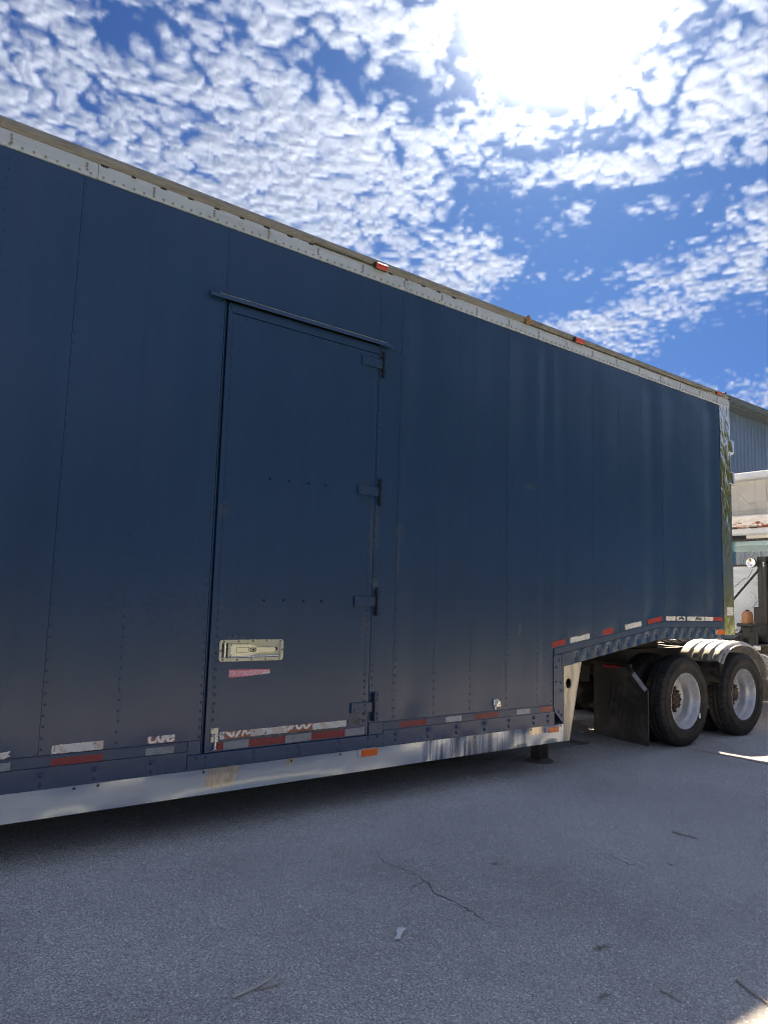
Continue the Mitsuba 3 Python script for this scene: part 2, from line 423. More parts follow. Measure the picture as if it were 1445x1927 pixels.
def hub_color(p, n, uv):
    k = fbm(p.x * 40, p.z * 40, p.y * 40, 3)
    return mix(mi.Color3f(0.025, 0.022, 0.02), mi.Color3f(0.10, 0.055, 0.035), smoothstep(0.4, 0.7, k))


scene['hub_iron'] = principled(proc(hub_color), 0.6, 0.2)


def flap_color(p, n, uv):
    k = fbm(p.y * 7 + p.z * 5, p.z * 9 - p.y * 6, 0.0, 4)
    return mix(mi.Color3f(0.014, 0.015, 0.017), mi.Color3f(0.045, 0.045, 0.042), smoothstep(0.42, 0.8, k))


scene['flap_rubber'] = principled(proc(flap_color), 0.5)


def fender_color(p, n, uv):
    k = fbm(p.x * 16, p.y * 16, p.z * 16, 4)
    mud = smoothstep(0.55, 0.68, fbm(p.x * 9 + 3, p.y * 9, p.z * 9, 4))
    return mix(mix(mi.Color3f(0.42, 0.41, 0.39), mi.Color3f(0.54, 0.53, 0.51), k), mi.Color3f(0.26, 0.22, 0.17), 0.5 * mud)


scene['fender_metal'] = principled(proc(fender_color), 0.42, 0.35, two=True)
scene['frame_black'] = principled((0.018, 0.018, 0.020), 0.5, 0.2)
scene['foot_steel'] = principled((0.16, 0.145, 0.13), 0.6, 0.2)
scene['frame_grease'] = principled((0.035, 0.030, 0.028), 0.45, 0.3)


def rust_canister(p, n, uv):
    k = fbm(p.x * 18, p.y * 18, p.z * 12, 4)
    return mix(mi.Color3f(0.30, 0.14, 0.055), mi.Color3f(0.16, 0.075, 0.04), k)


scene['canister_rust'] = principled(proc(rust_canister), 0.55)


def cab_white(p, n, uv):
    k = fbm(p.x * 3, p.y * 5, p.z * 5, 4)
    return mi.Color3f(0.55, 0.60, 0.66) * (0.85 + 0.25 * k)


scene['cab_white'] = principled(proc(cab_white), 0.35)


def rusty_white(p, n, uv):
    k = smoothstep(0.54, 0.63, fbm(p.y * 7, p.z * 22, p.x * 9, 4) - 1.0 * (p.z - 2.80))
    c = mi.Color3f(0.66, 0.63, 0.60) * (0.85 + 0.3 * noise(p.y * 20, p.z * 60))
    return mix(c, mi.Color3f(0.25, 0.06, 0.03), k)


scene['cab_rusty'] = principled(proc(rusty_white), 0.5)


def fairing_grey(p, n, uv):
    k = fbm(p.y * 5, p.z * 4, 2.0, 4)
    run = smoothstep(0.55, 0.75, fbm(p.y * 16, p.z * 1.5, 6.0, 3))
    return mix(mi.Color3f(0.42, 0.41, 0.39) * (0.8 + 0.35 * k), mi.Color3f(0.28, 0.26, 0.24), 0.4 * run)


scene['fairing_grey'] = principled(proc(fairing_grey), 0.65)
scene['window_glass'] = {'type': 'thindielectric', 'specular_transmittance': rgb(0.36, 0.60, 0.60)}
scene['seat_grey'] = principled((0.10, 0.13, 0.14), 0.8)
scene['cream_plate'] = principled((0.55, 0.52, 0.44), 0.5)
scene['stack_metal'] = principled((0.52, 0.49, 0.45), 0.32, 0.8)
scene['lamp_mirror'] = {'type': 'roughconductor', 'material': 'Al', 'alpha': 0.12}


def siding_color(p, n, uv):
    k = fbm(p.x * 0.6, p.z * 0.5, 2.0, 4)
    return mi.Color3f(0.150, 0.225, 0.370) * (0.85 + 0.25 * k)


scene['siding_blue'] = principled(proc(siding_color), 0.4)
scene['gutter_grey'] = principled((0.10, 0.125, 0.135), 0.45)
scene['roof_sheet'] = principled((0.40, 0.42, 0.42), 0.45)


def bark(p, n, uv):
    return mix(mi.Color3f(0.05, 0.04, 0.03), mi.Color3f(0.13, 0.11, 0.09), fbm(p.x * 14, p.y * 14, p.z * 3, 3))


scene['bark'] = principled(proc(bark), 0.9)
for i, c in enumerate(((0.105, 0.125, 0.028), (0.125, 0.135, 0.032), (0.085, 0.110, 0.026))):
    scene[f'leaf_{i}'] = {'type': 'principledthin', 'base_color': rgb(*c), 'roughness': 0.6, 'diff_trans': 0.7}


def grass_color(p, n, uv):
    return mix(mi.Color3f(0.045, 0.065, 0.018), mi.Color3f(0.11, 0.115, 0.045), fbm(p.x * 2.5, p.y * 2.5, 0.0, 5))


scene['grass'] = principled(proc(grass_color), 0.9)
scene['weed'] = principled((0.06, 0.09, 0.025), 0.7, two=True)
scene['dead_wood'] = principled((0.46, 0.39, 0.33), 0.8)
scene['pale_wood'] = principled((0.62, 0.57, 0.48), 0.8)
scene['paper'] = principled((0.86, 0.84, 0.80), 0.8, two=True)
scene['dry_leaf'] = principled((0.36, 0.20, 0.09), 0.8, two=True)
scene['crack_dark'] = principled((0.12, 0.115, 0.11), 0.95)
scene['sand'] = principled((0.24, 0.20, 0.15), 0.95)
scene['oil_dirt'] = principled((0.26, 0.22, 0.17), 0.95)

# ------------------------------------------------------------------ the setting: lot, slab, verge
add('asphalt_lot', prism_xy(sbox(-300, -300, 300, 300), -0.4, 0.0), 'asphalt', label='grey speckled asphalt lot in the shade of the trailer', kind='structure')
slab = Polygon([(4.35, 0.93), (4.7, 0.84), (5.1, 0.72), (5.5, 0.68), (6.2, 0.685), (6.94, 0.70), (6.90, 1.1), (6.86, 1.9), (4.3, 1.9)])
add('concrete_slab', prism_xy(slab, 0.0, 0.012), 'concrete', label='pale concrete slab set into the asphalt under the trailer', kind='structure')
add('grass_verge', prism_xy(sbox(-120, -140, 200, -4.6), -0.3, 0.03), 'grass', label='strip of grass along the trees beyond the lot', kind='structure')


def ground_ribbon(key, pts, width, bsdf, wob=0.006, z=0.003, seed=1, step=0.02, kind=None):
    g = np.random.default_rng(seed)
    line = LineString(pts); n = max(3, int(line.length / step))
    P = np.array([line.interpolate(t, normalized=True).coords[0] for t in np.linspace(0, 1, n)])
    t = np.gradient(P, axis=0); t /= np.linalg.norm(t, axis=1, keepdims=True)
    nn = np.stack([-t[:, 1], t[:, 0]], 1)
    P = P + nn * np.cumsum(g.normal(0, wob * 0.35, n))[:, None] * 0.5 + nn * g.normal(0, wob * 0.3, n)[:, None]
    w = width * np.clip(g.normal(1, 0.45, n), 0.25, 2.2) * np.clip(np.minimum(np.arange(n), n - 1 - np.arange(n)) / (0.2 * n) + 0.15, 0, 1)
    L, Rr = P + nn * w[:, None] / 2, P - nn * w[:, None] / 2
    v = np.vstack([np.c_[L, np.full(n, z)], np.c_[Rr, np.full(n, z)]])
    i = np.arange(n - 1)
    f = np.vstack([np.stack([i, i + n, i + n + 1], 1), np.stack([i, i + n + 1, i + 1], 1)])
    return add(key, trimesh.Trimesh(v, f, process=False), bsdf, kind=kind)


ground_ribbon('asphalt_lot__crack', [(2.86, -0.66), (2.80, -0.95), (2.83, -1.12), (2.80, -1.285), (2.735, -1.42), (2.74, -1.62), (2.71, -1.80), (2.72, -1.95)], 0.0042, 'crack_dark', 0.012, seed=3)
ground_ribbon('asphalt_lot__crack', [(2.80, -1.285), (2.70, -1.30), (2.62, -1.36)], 0.004, 'crack_dark', 0.008, seed=5)
ground_ribbon('asphalt_lot__crack', [(4.05, -1.55), (3.98, -1.75), (4.02, -1.9)], 0.005, 'crack_dark', 0.01, seed=8)
ground_ribbon('asphalt_lot__sand_seam', [(7.70, 0.0), (7.66, -0.4), (7.64, -0.9), (7.60, -1.6), (7.58, -2.6)], 0.035, 'sand', 0.02, seed=9)


def blob(cx, cy, rx, ry, z, seed, n=28, rough=0.45):
    g = np.random.default_rng(seed); a = np.arange(n) * 2 * np.pi / n
    r = 1 + rough * (g.random(n) - 0.5) + 0.25 * np.sin(2 * a + g.random() * 6)
    v = np.vstack([np.c_[cx + rx * r * np.cos(a), cy + ry * r * np.sin(a), np.full(n, z)], [[cx, cy, z]]])
    return trimesh.Trimesh(v, [[i, (i + 1) % n, n] for i in range(n)], process=False)


def speckle(cx, cy, rx, ry, seed, n=70, s=0.007):
    g = np.random.default_rng(seed)
    return cat([blob(cx + g.normal(0, rx * .5), cy + g.normal(0, ry * .5), s * g.uniform(.4, 1.3), s * g.uniform(.4, 1.3), 0.0035 + 0.0004 * (i % 3), seed * 100 + i, 7) for i in range(n)])


add('asphalt_lot__dirt_spot', speckle(2.935, -2.295, 0.05, 0.018, 4, 46, 0.0045), 'oil_dirt')
add('asphalt_lot__dirt_spot', speckle(2.60, -2.55, 0.04, 0.015, 6, 30, 0.004), 'oil_dirt')
add('asphalt_lot__dirt_spot', speckle(3.32, -1.30, 0.03, 0.02, 7, 18), 'oil_dirt')

# ------------------------------------------------------------------ the trailer
ST = 'semi_trailer'
labels[ST] = {'label': 'long navy blue drop frame semi trailer with riveted side and door', 'category': 'trailer'}
core = Polygon([(-6.0, 0.30), (5.57, 0.30), (5.60, 0.955), (7.24, 1.185), (8.78, 1.185), (8.78, 4.085), (-6.0, 4.085)])
groove = [sbox(2.062, 0.50, 2.083, 3.44)]
add(ST + '__body_shell', prism_xz(core, 0.035, 2.565), 'gap_black')
add(ST + '__far_wall', prism_xz(core, 2.567, 2.60), 'navy_trim')
add(ST + '__roof', cbox(-6.02, 8.80, 0.034, 2.60, 4.088, 4.105), 'roof_sheet')

SEAMS = [-6.0, -4.93, -3.695, -2.46, -1.225, -0.12, 1.117]
GAP = 0.0011
ztop = 3.9485
slope_tape = lambda x: np.where(x < 7.24, 1.035 + (x - 5.455) * (1.288 - 1.035) / (7.24 - 5.455), 1.288)
panel_low = lambda x: slope_tape(x) + 0.062
panels = []
for i in range(len(SEAMS) - 1):
    panels.append((SEAMS[i], SEAMS[i + 1], 0.600, ztop))
panels += [(1.117, 2.062, 0.600, ztop)]
panels += [(3.362, 3.581, 0.600, 3.432), (3.581, 4.815, 0.600, ztop)]
panels += [(6.050, 7.285, panel_low, ztop), (7.285, 8.546, panel_low, ztop)]


def rivet_col(x, z0, z1, pitch, r=0.006, h=0.0035, y=-0.0015, skip=None):
    zs = np.arange(z0, z1, pitch)
    return [(x, y, z) for z in zs if skip is None or not skip(z)]


d_small, d_big, d_bolt = dome(0.0072, 0.0058), dome(0.0088, 0.0070), dome(0.0120, 0.0095, 10)
for i, (x0, x1, zb, zt) in enumerate(panels):
    m = sheet(x0 + GAP, x1 - GAP, zb, zt, 0.0, 0.03, amp=0.0042 if x1 - x0 > 0.5 else 0.001, scale=0.38, seed=20 + i)
    k = add(ST + '__wall_panel', m, 'navy_paint', smooth=True)
    low = float(zb) if not callable(zb) else None
    pts = []
    for c in COLS:
        if x0 < c < x1:
            b = low if low else float(panel_low(np.array([c]))[0])
            pts += rivet_col(c, b + 0.03, zt - 0.02, 0.0605)
    if pts:
        add(k + '__rivet', scatter(d_small, pts, 0.0012), 'navy_trim', smooth=True, kind='stuff')
# the panel with the step: straight lower edge, then the corner where the gooseneck starts
step_poly = Polygon([(4.815 + GAP, 0.600), (5.438, 0.600), (5.455, 1.035 + 0.060)] + [(x, float(panel_low(np.array([x]))[0])) for x in (5.75, 6.05 - GAP)] + [(6.05 - GAP, ztop), (4.815 + GAP, ztop)])
lowfn = lambda x: np.where(x < 5.44, 0.600, np.where(x < 5.455, 0.600 + (x - 5.44) / 0.015 * 0.495, panel_low(x)))
ma = sheet(4.815 + GAP, 5.448, 0.600, ztop, 0.0, 0.03, amp=0.0036, scale=0.38, seed=61)
mb = sheet(5.448, 6.05 - GAP, panel_low, ztop, 0.0, 0.03, amp=0.0036, scale=0.38, seed=62)
k = add(ST + '__wall_panel', cat([ma, mb]), 'navy_paint', smooth=True)
add(k + '__rivet', scatter(d_small, rivet_col(4.836, .63, 3.93, .0605) + rivet_col(5.232, .63, 3.93, .0605) + rivet_col(5.425, .63, 1.08, .05) + rivet_col(5.655, 1.16, 3.93, .0605), 0.0012), 'navy_trim', smooth=True, kind='stuff')
# panel above the door
k = add(ST + '__wall_panel', sheet(2.062 + GAP, 3.362 - GAP, 3.480, ztop, 0.0, 0.03, amp=0.001, seed=71), 'navy_paint', smooth=True)
add(k + '__rivet', scatter(d_small, rivet_col(2.085, 3.50, 3.93, .06) + rivet_col(3.385 - .045, 3.50, 3.93, .06), 0.001), 'navy_trim', smooth=True, kind='stuff')
add(ST + '__wall_panel', sheet(3.362 + GAP, 3.581 - GAP, 3.4345, ztop, 0.0, 0.03, seed=72), 'navy_paint', smooth=True)

# lower flange with its rivet row, lower rail with bolts and puckers, the sill under the door
for a, b in ((-6.0, 1.972), (3.498, 5.448)):
    k = add(ST + '__flange', sheet(a, b, 0.5385, 0.5975, -0.0035, 0.03, cell=0.2), 'navy_trim')
    add(k + '__rivet', scatter(dome(0.0052, 0.004, 6), [(x, -0.0035, 0.590) for x in np.arange(max(a, -1) + .02, b, 0.026)], 0.0008), 'navy_trim', smooth=True, kind='stuff')
bolts = [(x, z) for x in (-0.9, -.55, -.2, .15, .50, .82, 1.139, 1.420, 1.751) for z in (0.497, 0.448)] + [(x, z) for x in (3.62, 3.940, 4.245, 4.564, 4.861, 5.181, 5.373) for z in (0.505, 0.457)]
for a, b in ((-6.0, 1.972), (3.498, 5.46)):
    dn = [(x, 0.48, rng.uniform(0.002, 0.006) if x > 3.8 else 0.0012, 0.035) for x, z in bolts if z > 0.48 and a < x < b]
    if a > 0:
        zt_ = lambda x: np.minimum(0.536, 0.536)+0*x
        dn += [(x + 0.15, 0.48, -rng.uniform(0.001, 0.004), 0.08) for x in (3.94, 4.245, 4.564, 4.861)]
    k = add(ST + '__lower_rail', sheet(a, b, 0.4215, 0.536, -0.007, 0.03, cell=0.015, dents=dn), 'navy_paint', smooth=True)
    add(k + '__bolt', scatter(d_bolt, [(x, -0.007, z) for x, z in bolts if a < x < b], 0.0015), 'navy_trim', smooth=True, kind='stuff')
k = add(ST + '__door_sill', cbox(1.975, 3.495, -0.0115, 0.03, 0.4225, 0.512, 0.003), 'navy_paint')
add(k + '__bolt', scatter(d_bolt, [(x, -0.0115, z) for x in (2.096, 2.43, 2.77, 3.10, 3.36) for z in (0.496, 0.446)] + [(2.03, -.0115, .50), (3.45, -.0115, .50)], 0.003), 'navy_trim', smooth=True, kind='stuff')
add(ST + '__jamb_plate', cbox(1.975, 2.060, -0.006, 0.03, 0.5145, 0.598, 0.002), 'navy_paint')
add(ST + '__jamb_plate', cbox(3.366, 3.495, -0.006, 0.03, 0.5145, 0.598, 0.002), 'navy_paint')

# corner strip by the step and the gooseneck rail
strip = Polygon([(5.452, 1.034), (5.452, 0.5975), (5.465, 0.537), (5.585, 0.424), (5.592, 0.424), (5.592, 0.936), (5.565, 0.936), (5.56, 1.045)])
k = add(ST + '__corner_strip', prism_xz(strip, -0.006, 0.03), 'navy_paint')
add(k + '__bolt', scatter(d_bolt, [(x, -0.006, z) for x, z in ((5.49, .93), (5.485, .80), (5.55, .79), (5.53, .99), (5.56, .50), (5.52, .53), (5.56, .72))]), 'navy_trim', smooth=True, kind='stuff')
add(k + '__rivet', scatter(dome(.0052, .004, 6), [(5.468, -.006, z) for z in np.arange(.62, 1.0, .03)]), 'navy_trim', smooth=True, kind='stuff')
k = add(ST + '__gooseneck_flange', sheet(5.462, 8.546, lambda x: slope_tape(x) + 0.002, lambda x: slope_tape(x) + 0.060, -0.0035, 0.03, cell=0.1), 'navy_trim')
rail_low = lambda x: np.where(x < 7.24, 0.9345 + (x - 5.594) * (1.170 - 0.9345) / (7.24 - 5.594), np.where(x < 7.30, 1.170 - (x - 7.24) * .2, 1.158))
gb = np.concatenate([np.arange(5.78, 7.2, 0.168), np.arange(7.33, 8.5, 0.165)])
mid = lambda x: float((rail_low(np.array([x])) + slope_tape(np.array([x])))[0] / 2)
dn = [(x, mid(x), 0.0075 * rng.uniform(.6, 1.2), 0.036) for x in gb] + [(x + 0.084, mid(x + .084), -0.004 * rng.uniform(.5, 1.3), 0.06) for x in gb[:-1]]
k = add(ST + '__gooseneck_rail', sheet(5.568, 8.546, rail_low, lambda x: slope_tape(x) - 0.001, -0.008, 0.03, cell=0.014, dents=dn), 'navy_paint', smooth=True)
bp = []
for x in gb:
    a = float(rail_low(np.array([x]))[0]); b = float(slope_tape(np.array([x]))[0])
    for t in (.25, .5, .75) if rng.random() < .5 else (.3, .65):
        bp.append((x, -0.004, a + t * (b - a)))
add(k + '__bolt', scatter(d_bolt, bp, 0.002), 'navy_trim', smooth=True, kind='stuff')

# silver skirt and the gooseneck end plate with its hole
for a, b in ((-6.0, 0.35), (0.353, 3.917), (3.920, 4.155), (4.158, 5.592)):
    k = add(ST + '__skirt', sheet(a, b, 0.267, 0.4195, -0.0045, 0.06, amp=0.0042, scale=0.20, cell=0.02, seed=90, edge=0.03), 'skirt_metal', smooth=True, label='stained grey metal skirt with blue paint runs' if a > 4.1 else None)
    pts = [(x, -.0045, .404) for x in (1.32, 1.45, 2.09, 2.72, 3.12, 4.45, 5.15, 5.56) if a < x < b]
    if pts:
        add(k + '__screw', scatter(dome(.008, .005), pts), 'frame_grease', smooth=True, kind='stuff')
plate = Polygon([(5.597, 0.932), (5.858, 0.968), (5.677, 0.262), (5.598, 0.266)]).difference(affinity.scale(Point(0, 0).buffer(1.0, 32), 0.040, 0.046)
                                                                                       .__class__([(5.666 + 0.040 * math.cos(a), 0.778 + 0.047 * math.sin(a)) for a in np.arange(36) * math.pi / 18]))
add(ST + '__gooseneck_plate', prism_xz(plate, -0.005, 0.008), 'leg_plate_metal', label='bare metal end plate with a round hole below the gooseneck')
add(ST + '__gooseneck_plate', prism_xz([(5.597, 0.932), (5.858, 0.968), (5.677, 0.262), (5.598, 0.266)], 2.58, 2.60), 'leg_plate_metal')

# top rail, roof rail, cable
edges = [-6.0, -3.7, -1.26, 1.19, 3.62, 6.06, 8.79]
for a, b in zip(edges[:-1], edges[1:]):
    k = add(ST + '__top_rail', cbox(a + .0015, b - .0015, -0.011, 0.034, 3.951, 4.047, 0.003), 'white_rail')
    pts = [(x, -0.011, 3.968) for x in np.arange(a + .03, b - .02, 0.0625)]
    pts += [(x, -0.011, z) for x in np.arange(0.713 - 0.4095 * 16, 8.7, 0.4095) for z in (3.985, 4.004, 4.022) if a < x < b]
    add(k + '__rivet', scatter(d_big, pts, 0.0012), 'rivet_steel', smooth=True, kind='stuff')
scene['rivet_steel'] = principled((0.30, 0.30, 0.31), 0.4, 0.6)
prof = Polygon([(-0.004, 4.049), (-0.012, 4.055), (-0.014, 4.066), (-0.024, 4.072), (-0.026, 4.098), (-0.021, 4.109), (-0.010, 4.112), (0.034, 4.112), (0.034, 4.049)])
add(ST + '__roof_rail', prism_yz(prof, -6.02, 8.76), 'roof_rail_metal')


def sag(x0, x1, z, amp, n, y=-0.016, seed=0):
    g = np.random.default_rng(seed)
    xs = np.linspace(x0, x1, n)
    return np.c_[xs, np.full(n, y), z + amp * (meshkit.fbm(np.c_[xs * 3.1, xs * 0, xs * 0 + seed], 2) - 0.5) * 2]


add(ST + '__cable', tube(sag(2.72, 3.30, 4.052, 0.010, 40, -0.018, 2), 0.0042, 6), 'cable_black', smooth=True)
add(ST + '__cable', tube(sag(5.0, 5.74, 4.054, 0.003, 30, -0.017, 3), 0.004, 6), 'cable_black', smooth=True)
add(ST + '__cable', tube(np.vstack([sag(5.8, 8.0, 4.053, 0.002, 50, -0.017, 4), [[8.2, -.02, 4.062], [8.42, -.02, 4.075]]]), 0.0045, 6), 'cable_black', smooth=True)
add(ST + '__cable', tube([(8.50, -.018, 4.07), (8.60, -.018, 4.066), (8.70, -.016, 4.072)], 0.004, 6), 'cable_black', smooth=True)
add(ST + '__rail_end', cbox(8.762, 8.80, -0.016, 0.05, 4.049, 4.115, .004), 'frame_grease')
add(ST + '__rail_hook', cbox(8.66, 8.70, -0.028, 0.02, 4.1125, 4.130, .003), 'frame_grease')
for i in range(14):
    x = 1.2 + 0.185 * i if i < 9 else 3.42 + 0.17 * (i - 9)
    add(ST + '__rail_clip', cbox(x, x + rng.uniform(.018, .05), -0.0145, -0.011, 4.036, 4.0465), 'frame_grease')


# marker lamps
def marker(x0, x1, z0, z1, lens, y=-0.0045, depth=0.028, label=None):
    k = number(ST + '__marker_light')
    base = cbox(x0, x1, y - 0.010, y + 0.002, z0, z1, 0.003)
    scene[k] = mikit.ply(cat([base, cbox(x0 - 0.002, x0 + 0.012, y - depth * .8, y, z0 + .003, z1 - .003, .002)]), 'lamp_base' if y > -.01 else 'frame_grease')
    if label:
        labels[k] = {'label': label}
    body = cbox(x0 + 0.012, x1 - 0.002, y - depth, y - 0.010, z0 + .003, z1 - .003, 0.006)
    ribs = [cbox(x0 + .02, x1 - .01, y - depth - .0018, y - depth + .001, z, z + .0025) for z in np.arange(z0 + .010, z1 - .008, .008)]
    add(k + '__lens', cat([body] + ribs), lens)
    return k


marker(3.277, 3.436, 0.370, 0.424, 'lens_amber')
marker(5.340, 5.499, 0.359, 0.410, 'lens_amber')
marker(8.32, 8.49, 1.205, 1.262, 'lens_amber', -0.008, .03)
marker(3.262, 3.386, 4.034, 4.082, 'lens_red', -0.018, .03)
marker(5.718, 5.868, 4.044, 4.093, 'lens_red', -0.018, .03)
marker(8.43, 8.53, 4.062, 4.096, 'lens_red', -0.020, .025)

# chrome corner trim, crinkled, with a paper label, and the polished nose behind it
nx, nz = 26, 260
xs, zs = np.linspace(8.549, 8.788, nx), np.linspace(1.196, 3.9485, nz)
X, Z = np.meshgrid(xs, zs, indexing='ij')
P = np.stack([X * 20, Z * 9.0, np.zeros_like(X)], -1)
crinkle = 0.0105 * (meshkit.fbm(P, 3, seed=5) - 0.5) + 0.0022 * (meshkit.noise(P * 2.3, seed=9) - 0.5)
fade = np.clip((Z - 1.2) / 1.6, 0.35, 1.0)
Y = -0.006 + crinkle * fade + 0.0006 * ((X - 8.668) / 0.12) ** 2
v = np.stack([X, Y, Z], -1).reshape(-1, 3)
i, j = np.meshgrid(np.arange(nx - 1), np.arange(nz - 1), indexing='ij')
q = np.stack([i * nz + j, (i + 1) * nz + j, (i + 1) * nz + j + 1, i * nz + j + 1], -1).reshape(-1, 4)
trim = trimesh.Trimesh(v, np.vstack([q[:, [0, 1, 2]], q[:, [0, 2, 3]]]), process=False)
k = add(ST + '__corner_trim', trim, 'chrome', smooth=True, label='wrinkled polished metal strip on the front corner')
scene['chrome_two'] = {'type': 'twosided', 'bsdf': scene['chrome']}
scene[k]['bsdf'] = {'type': 'ref', 'id': 'chrome_two'}
add(ST + '__corner_core', cbox(8.549, 8.782, 0.004, 0.05, 1.186, 3.9485), 'stainless')
add(k + '__paper_label', cbox(8.598, 8.742, -0.016, -0.0145, 1.425, 1.522), 'tape_white')
add(ST + '__nose_bottom_rail', cbox(8.549, 8.79, -0.004, 0.06, 1.155, 1.194, .003), 'navy_trim')
nose = [(0.0, 3.955), (0.05, 3.95), (0.09, 3.93), (0.115, 3.89), (0.128, 3.84), (0.13, 3.78), (0.13, 2.62), (0.125, 2.54), (0.10, 2.50), (0.0, 2.495)]
add(ST + '__nose_tube', lathe_z(nose[::-1], 8.815, 0.150, 48), 'chrome_two', smooth=40)
for z0, z1 in ((3.40, 3.555), (3.01, 3.16)):
    pr = [(0.130, z0 - .004), (0.165, z0), (0.170, z0 + .01), (0.170, z1 - .012), (0.160, z1), (0.131, z1 + .012)]
    add(ST + '__nose_band', lathe_z(pr, 8.815, 0.150, 48), 'chrome_two', smooth=40)
add(ST + '__nose_wall', cbox(8.782, 8.80, 0.052, 2.55, 1.19, 4.085), 'cab_white')

# the door
D = ST + '__door'
skin = sheet(2.1215, 3.3585, 0.5165, 3.3685, 0.0015, 0.03, amp=0.0038, scale=0.5, seed=81, cell=0.0125)
tc = skin.triangles
hit = (tc[:, :, 0].max(1) > 2.168) & (tc[:, :, 0].min(1) < 2.602) & (tc[:, :, 2].max(1) > 1.094) & (tc[:, :, 2].min(1) < 1.191)
skin = trimesh.Trimesh(skin.vertices, skin.faces[~hit], process=False)
add(D, skin, 'navy_paint', smooth=True)
add(D + '__frame_strip', prism_xz([(2.0865, 0.5165), (2.1185, 0.5165), (2.1185, 3.3715), (2.0865, 3.43)], -0.003, 0.03), 'navy_paint')
add(D + '__frame_strip', prism_xz([(2.090, 3.4345), (2.1205, 3.3735), (3.3585, 3.3735), (3.3585, 3.4345)], -0.003, 0.03), 'navy_paint')
add(D + '__rivet', scatter(d_big, rivet_col(2.136, .66, 3.36, .052, y=0) + rivet_col(3.318, .62, 3.36, .047, y=0) + [(x, 0, 3.352) for x in np.arange(2.17, 3.3, .06)] + [(x, 0, 1.232) for x in np.arange(2.20, 2.32, .045)], .0014), 'navy_trim', smooth=True, kind='stuff')
add(ST + '__rivet', scatter(d_big, rivet_col(2.048, .62, 3.43, .052, y=0) + rivet_col(3.384, .62, 3.42, .05, y=0), .0012), 'navy_trim', smooth=True, kind='stuff')
add(D + '__plugged_hole', scatter(dome(.0085, .006), [(x, 0.001, z) for x, z in ((2.459, 2.288), (2.613, 2.292), (2.770, 2.293), (2.913, 2.298))] + [(x, 0.001, z) for x, z in ((2.458, 1.467), (2.609, 1.471), (2.766, 1.470), (2.916, 1.472))]), 'gap_black', smooth=True, kind='stuff')
add(ST + '__edge_seal', cbox(2.0640, 2.0700, -0.006, 0.034, .5155, 3.435, .001), 'navy_trim')
# drip rail
dr_prof = Polygon([(0.0, 3.476), (-0.004, 3.4785), (-0.034, 3.462), (-0.038, 3.438), (-0.033, 3.438), (-0.030, 3.456), (0.0, 3.462)])
k = add(ST + '__drip_rail', prism_yz(dr_prof, 1.952, 3.470), 'navy_trim')
add(k + '__end_cap', prism_yz([(0.0, 3.476), (-0.034, 3.464), (-0.038, 3.436), (0.0, 3.436)], 1.944, 1.9515), 'navy_trim')
add(k + '__highlight_bead', tube(sag(2.02, 3.44, 3.4815, 0.003, 60, -0.003, 6), 0.0032, 5), 'tape_silver')  # bright highlight along the top edge, drawn as a thin silver bead


# hinges
def hinge(zc, tilt=0.0):
    k = number(ST + '__hinge')
    scene[k + '__bracket'] = mikit.ply(cat([cbox(3.408, 3.452, -0.008, 0.002, zc - .105, zc + .105, .002), cbox(3.400, 3.407, -0.026, 0.001, zc - .105, zc + .105, .002)]), 'navy_trim')
    sm = cat([cbox(3.197, 3.400, -0.015, -0.008, zc - .036, zc + .036, .002), cbox(3.200, 3.240, -0.008, 0.001, zc - .035, zc + .035), cbox(3.360, 3.398, -0.008, 0.001, zc - .03, zc + .03)])
    scene[k + '__strap'] = mikit.ply(sm, 'navy_trim')
    pin = cyl((3.391, -0.016, zc - .092), (3.391, -0.016, zc + .092), 0.008, 12)
    scene[k + '__pin'] = mikit.ply(cat([pin, cbox(3.384, 3.399, -0.024, -0.002, zc + .045, zc + .095, .003), cbox(3.384, 3.399, -0.024, -0.002, zc - .100, zc - .045, .003)]), 'gap_black', smooth=30)
    scene[k + '__bolt'] = mikit.ply(scatter(d_big, [(3.222, -.015, zc - .012), (3.318, -.015, zc + .018), (3.318, -.015, zc - .022)] + [(3.434, -.008, zc + s) for s in (.085, .05, -.05, -.085)]), 'navy_trim', smooth=True)
    labels[k + '__bolt'] = {'kind': 'stuff'}


for zc in (3.295, 2.300, 1.478, 0.715):
    hinge(zc)

# paddle latch
L = D + '__latch_plate'


def rrect(x0, x1, z0, z1, r):
    return sbox(x0 + r, z0 + r, x1 - r, z1 - r).buffer(r, quad_segs=8)


ring = rrect(2.151, 2.620, 1.073, 1.210, 0.018).difference(rrect(2.168, 2.602, 1.094, 1.191, 0.006))
pan = rrect(2.168, 2.602, 1.094, 1.191, .006)
add(L, cat([prism_xz(ring, -0.0055, 0.0235), prism_xz(pan, 0.0205, 0.0235)]), 'latch_metal', label='stainless steel recessed latch on the trailer door')
latch_pts = [(2.18 + 0.103 * i, 1.2005) for i in range(5)] + [(2.176 + 0.103 * i, 1.083) for i in range(5)] + [(2.1595, 1.142), (2.611, 1.142)]


def rounded(poly, y_front, y_back, r, n=4):
    """polygon plate with a rounded front edge, as a stack of insets"""
    out = []
    for i in range(n):
        a, b = math.pi / 2 * i / n, math.pi / 2 * (i + 1) / n
        out.append(prism_xz(poly.buffer(-r * (1 - math.cos(b)) * 0.98), y_front + r * (1 - math.sin(b)), (y_back if i == 0 else y_front + r * (1 - math.sin(a)))))
    return cat(out)


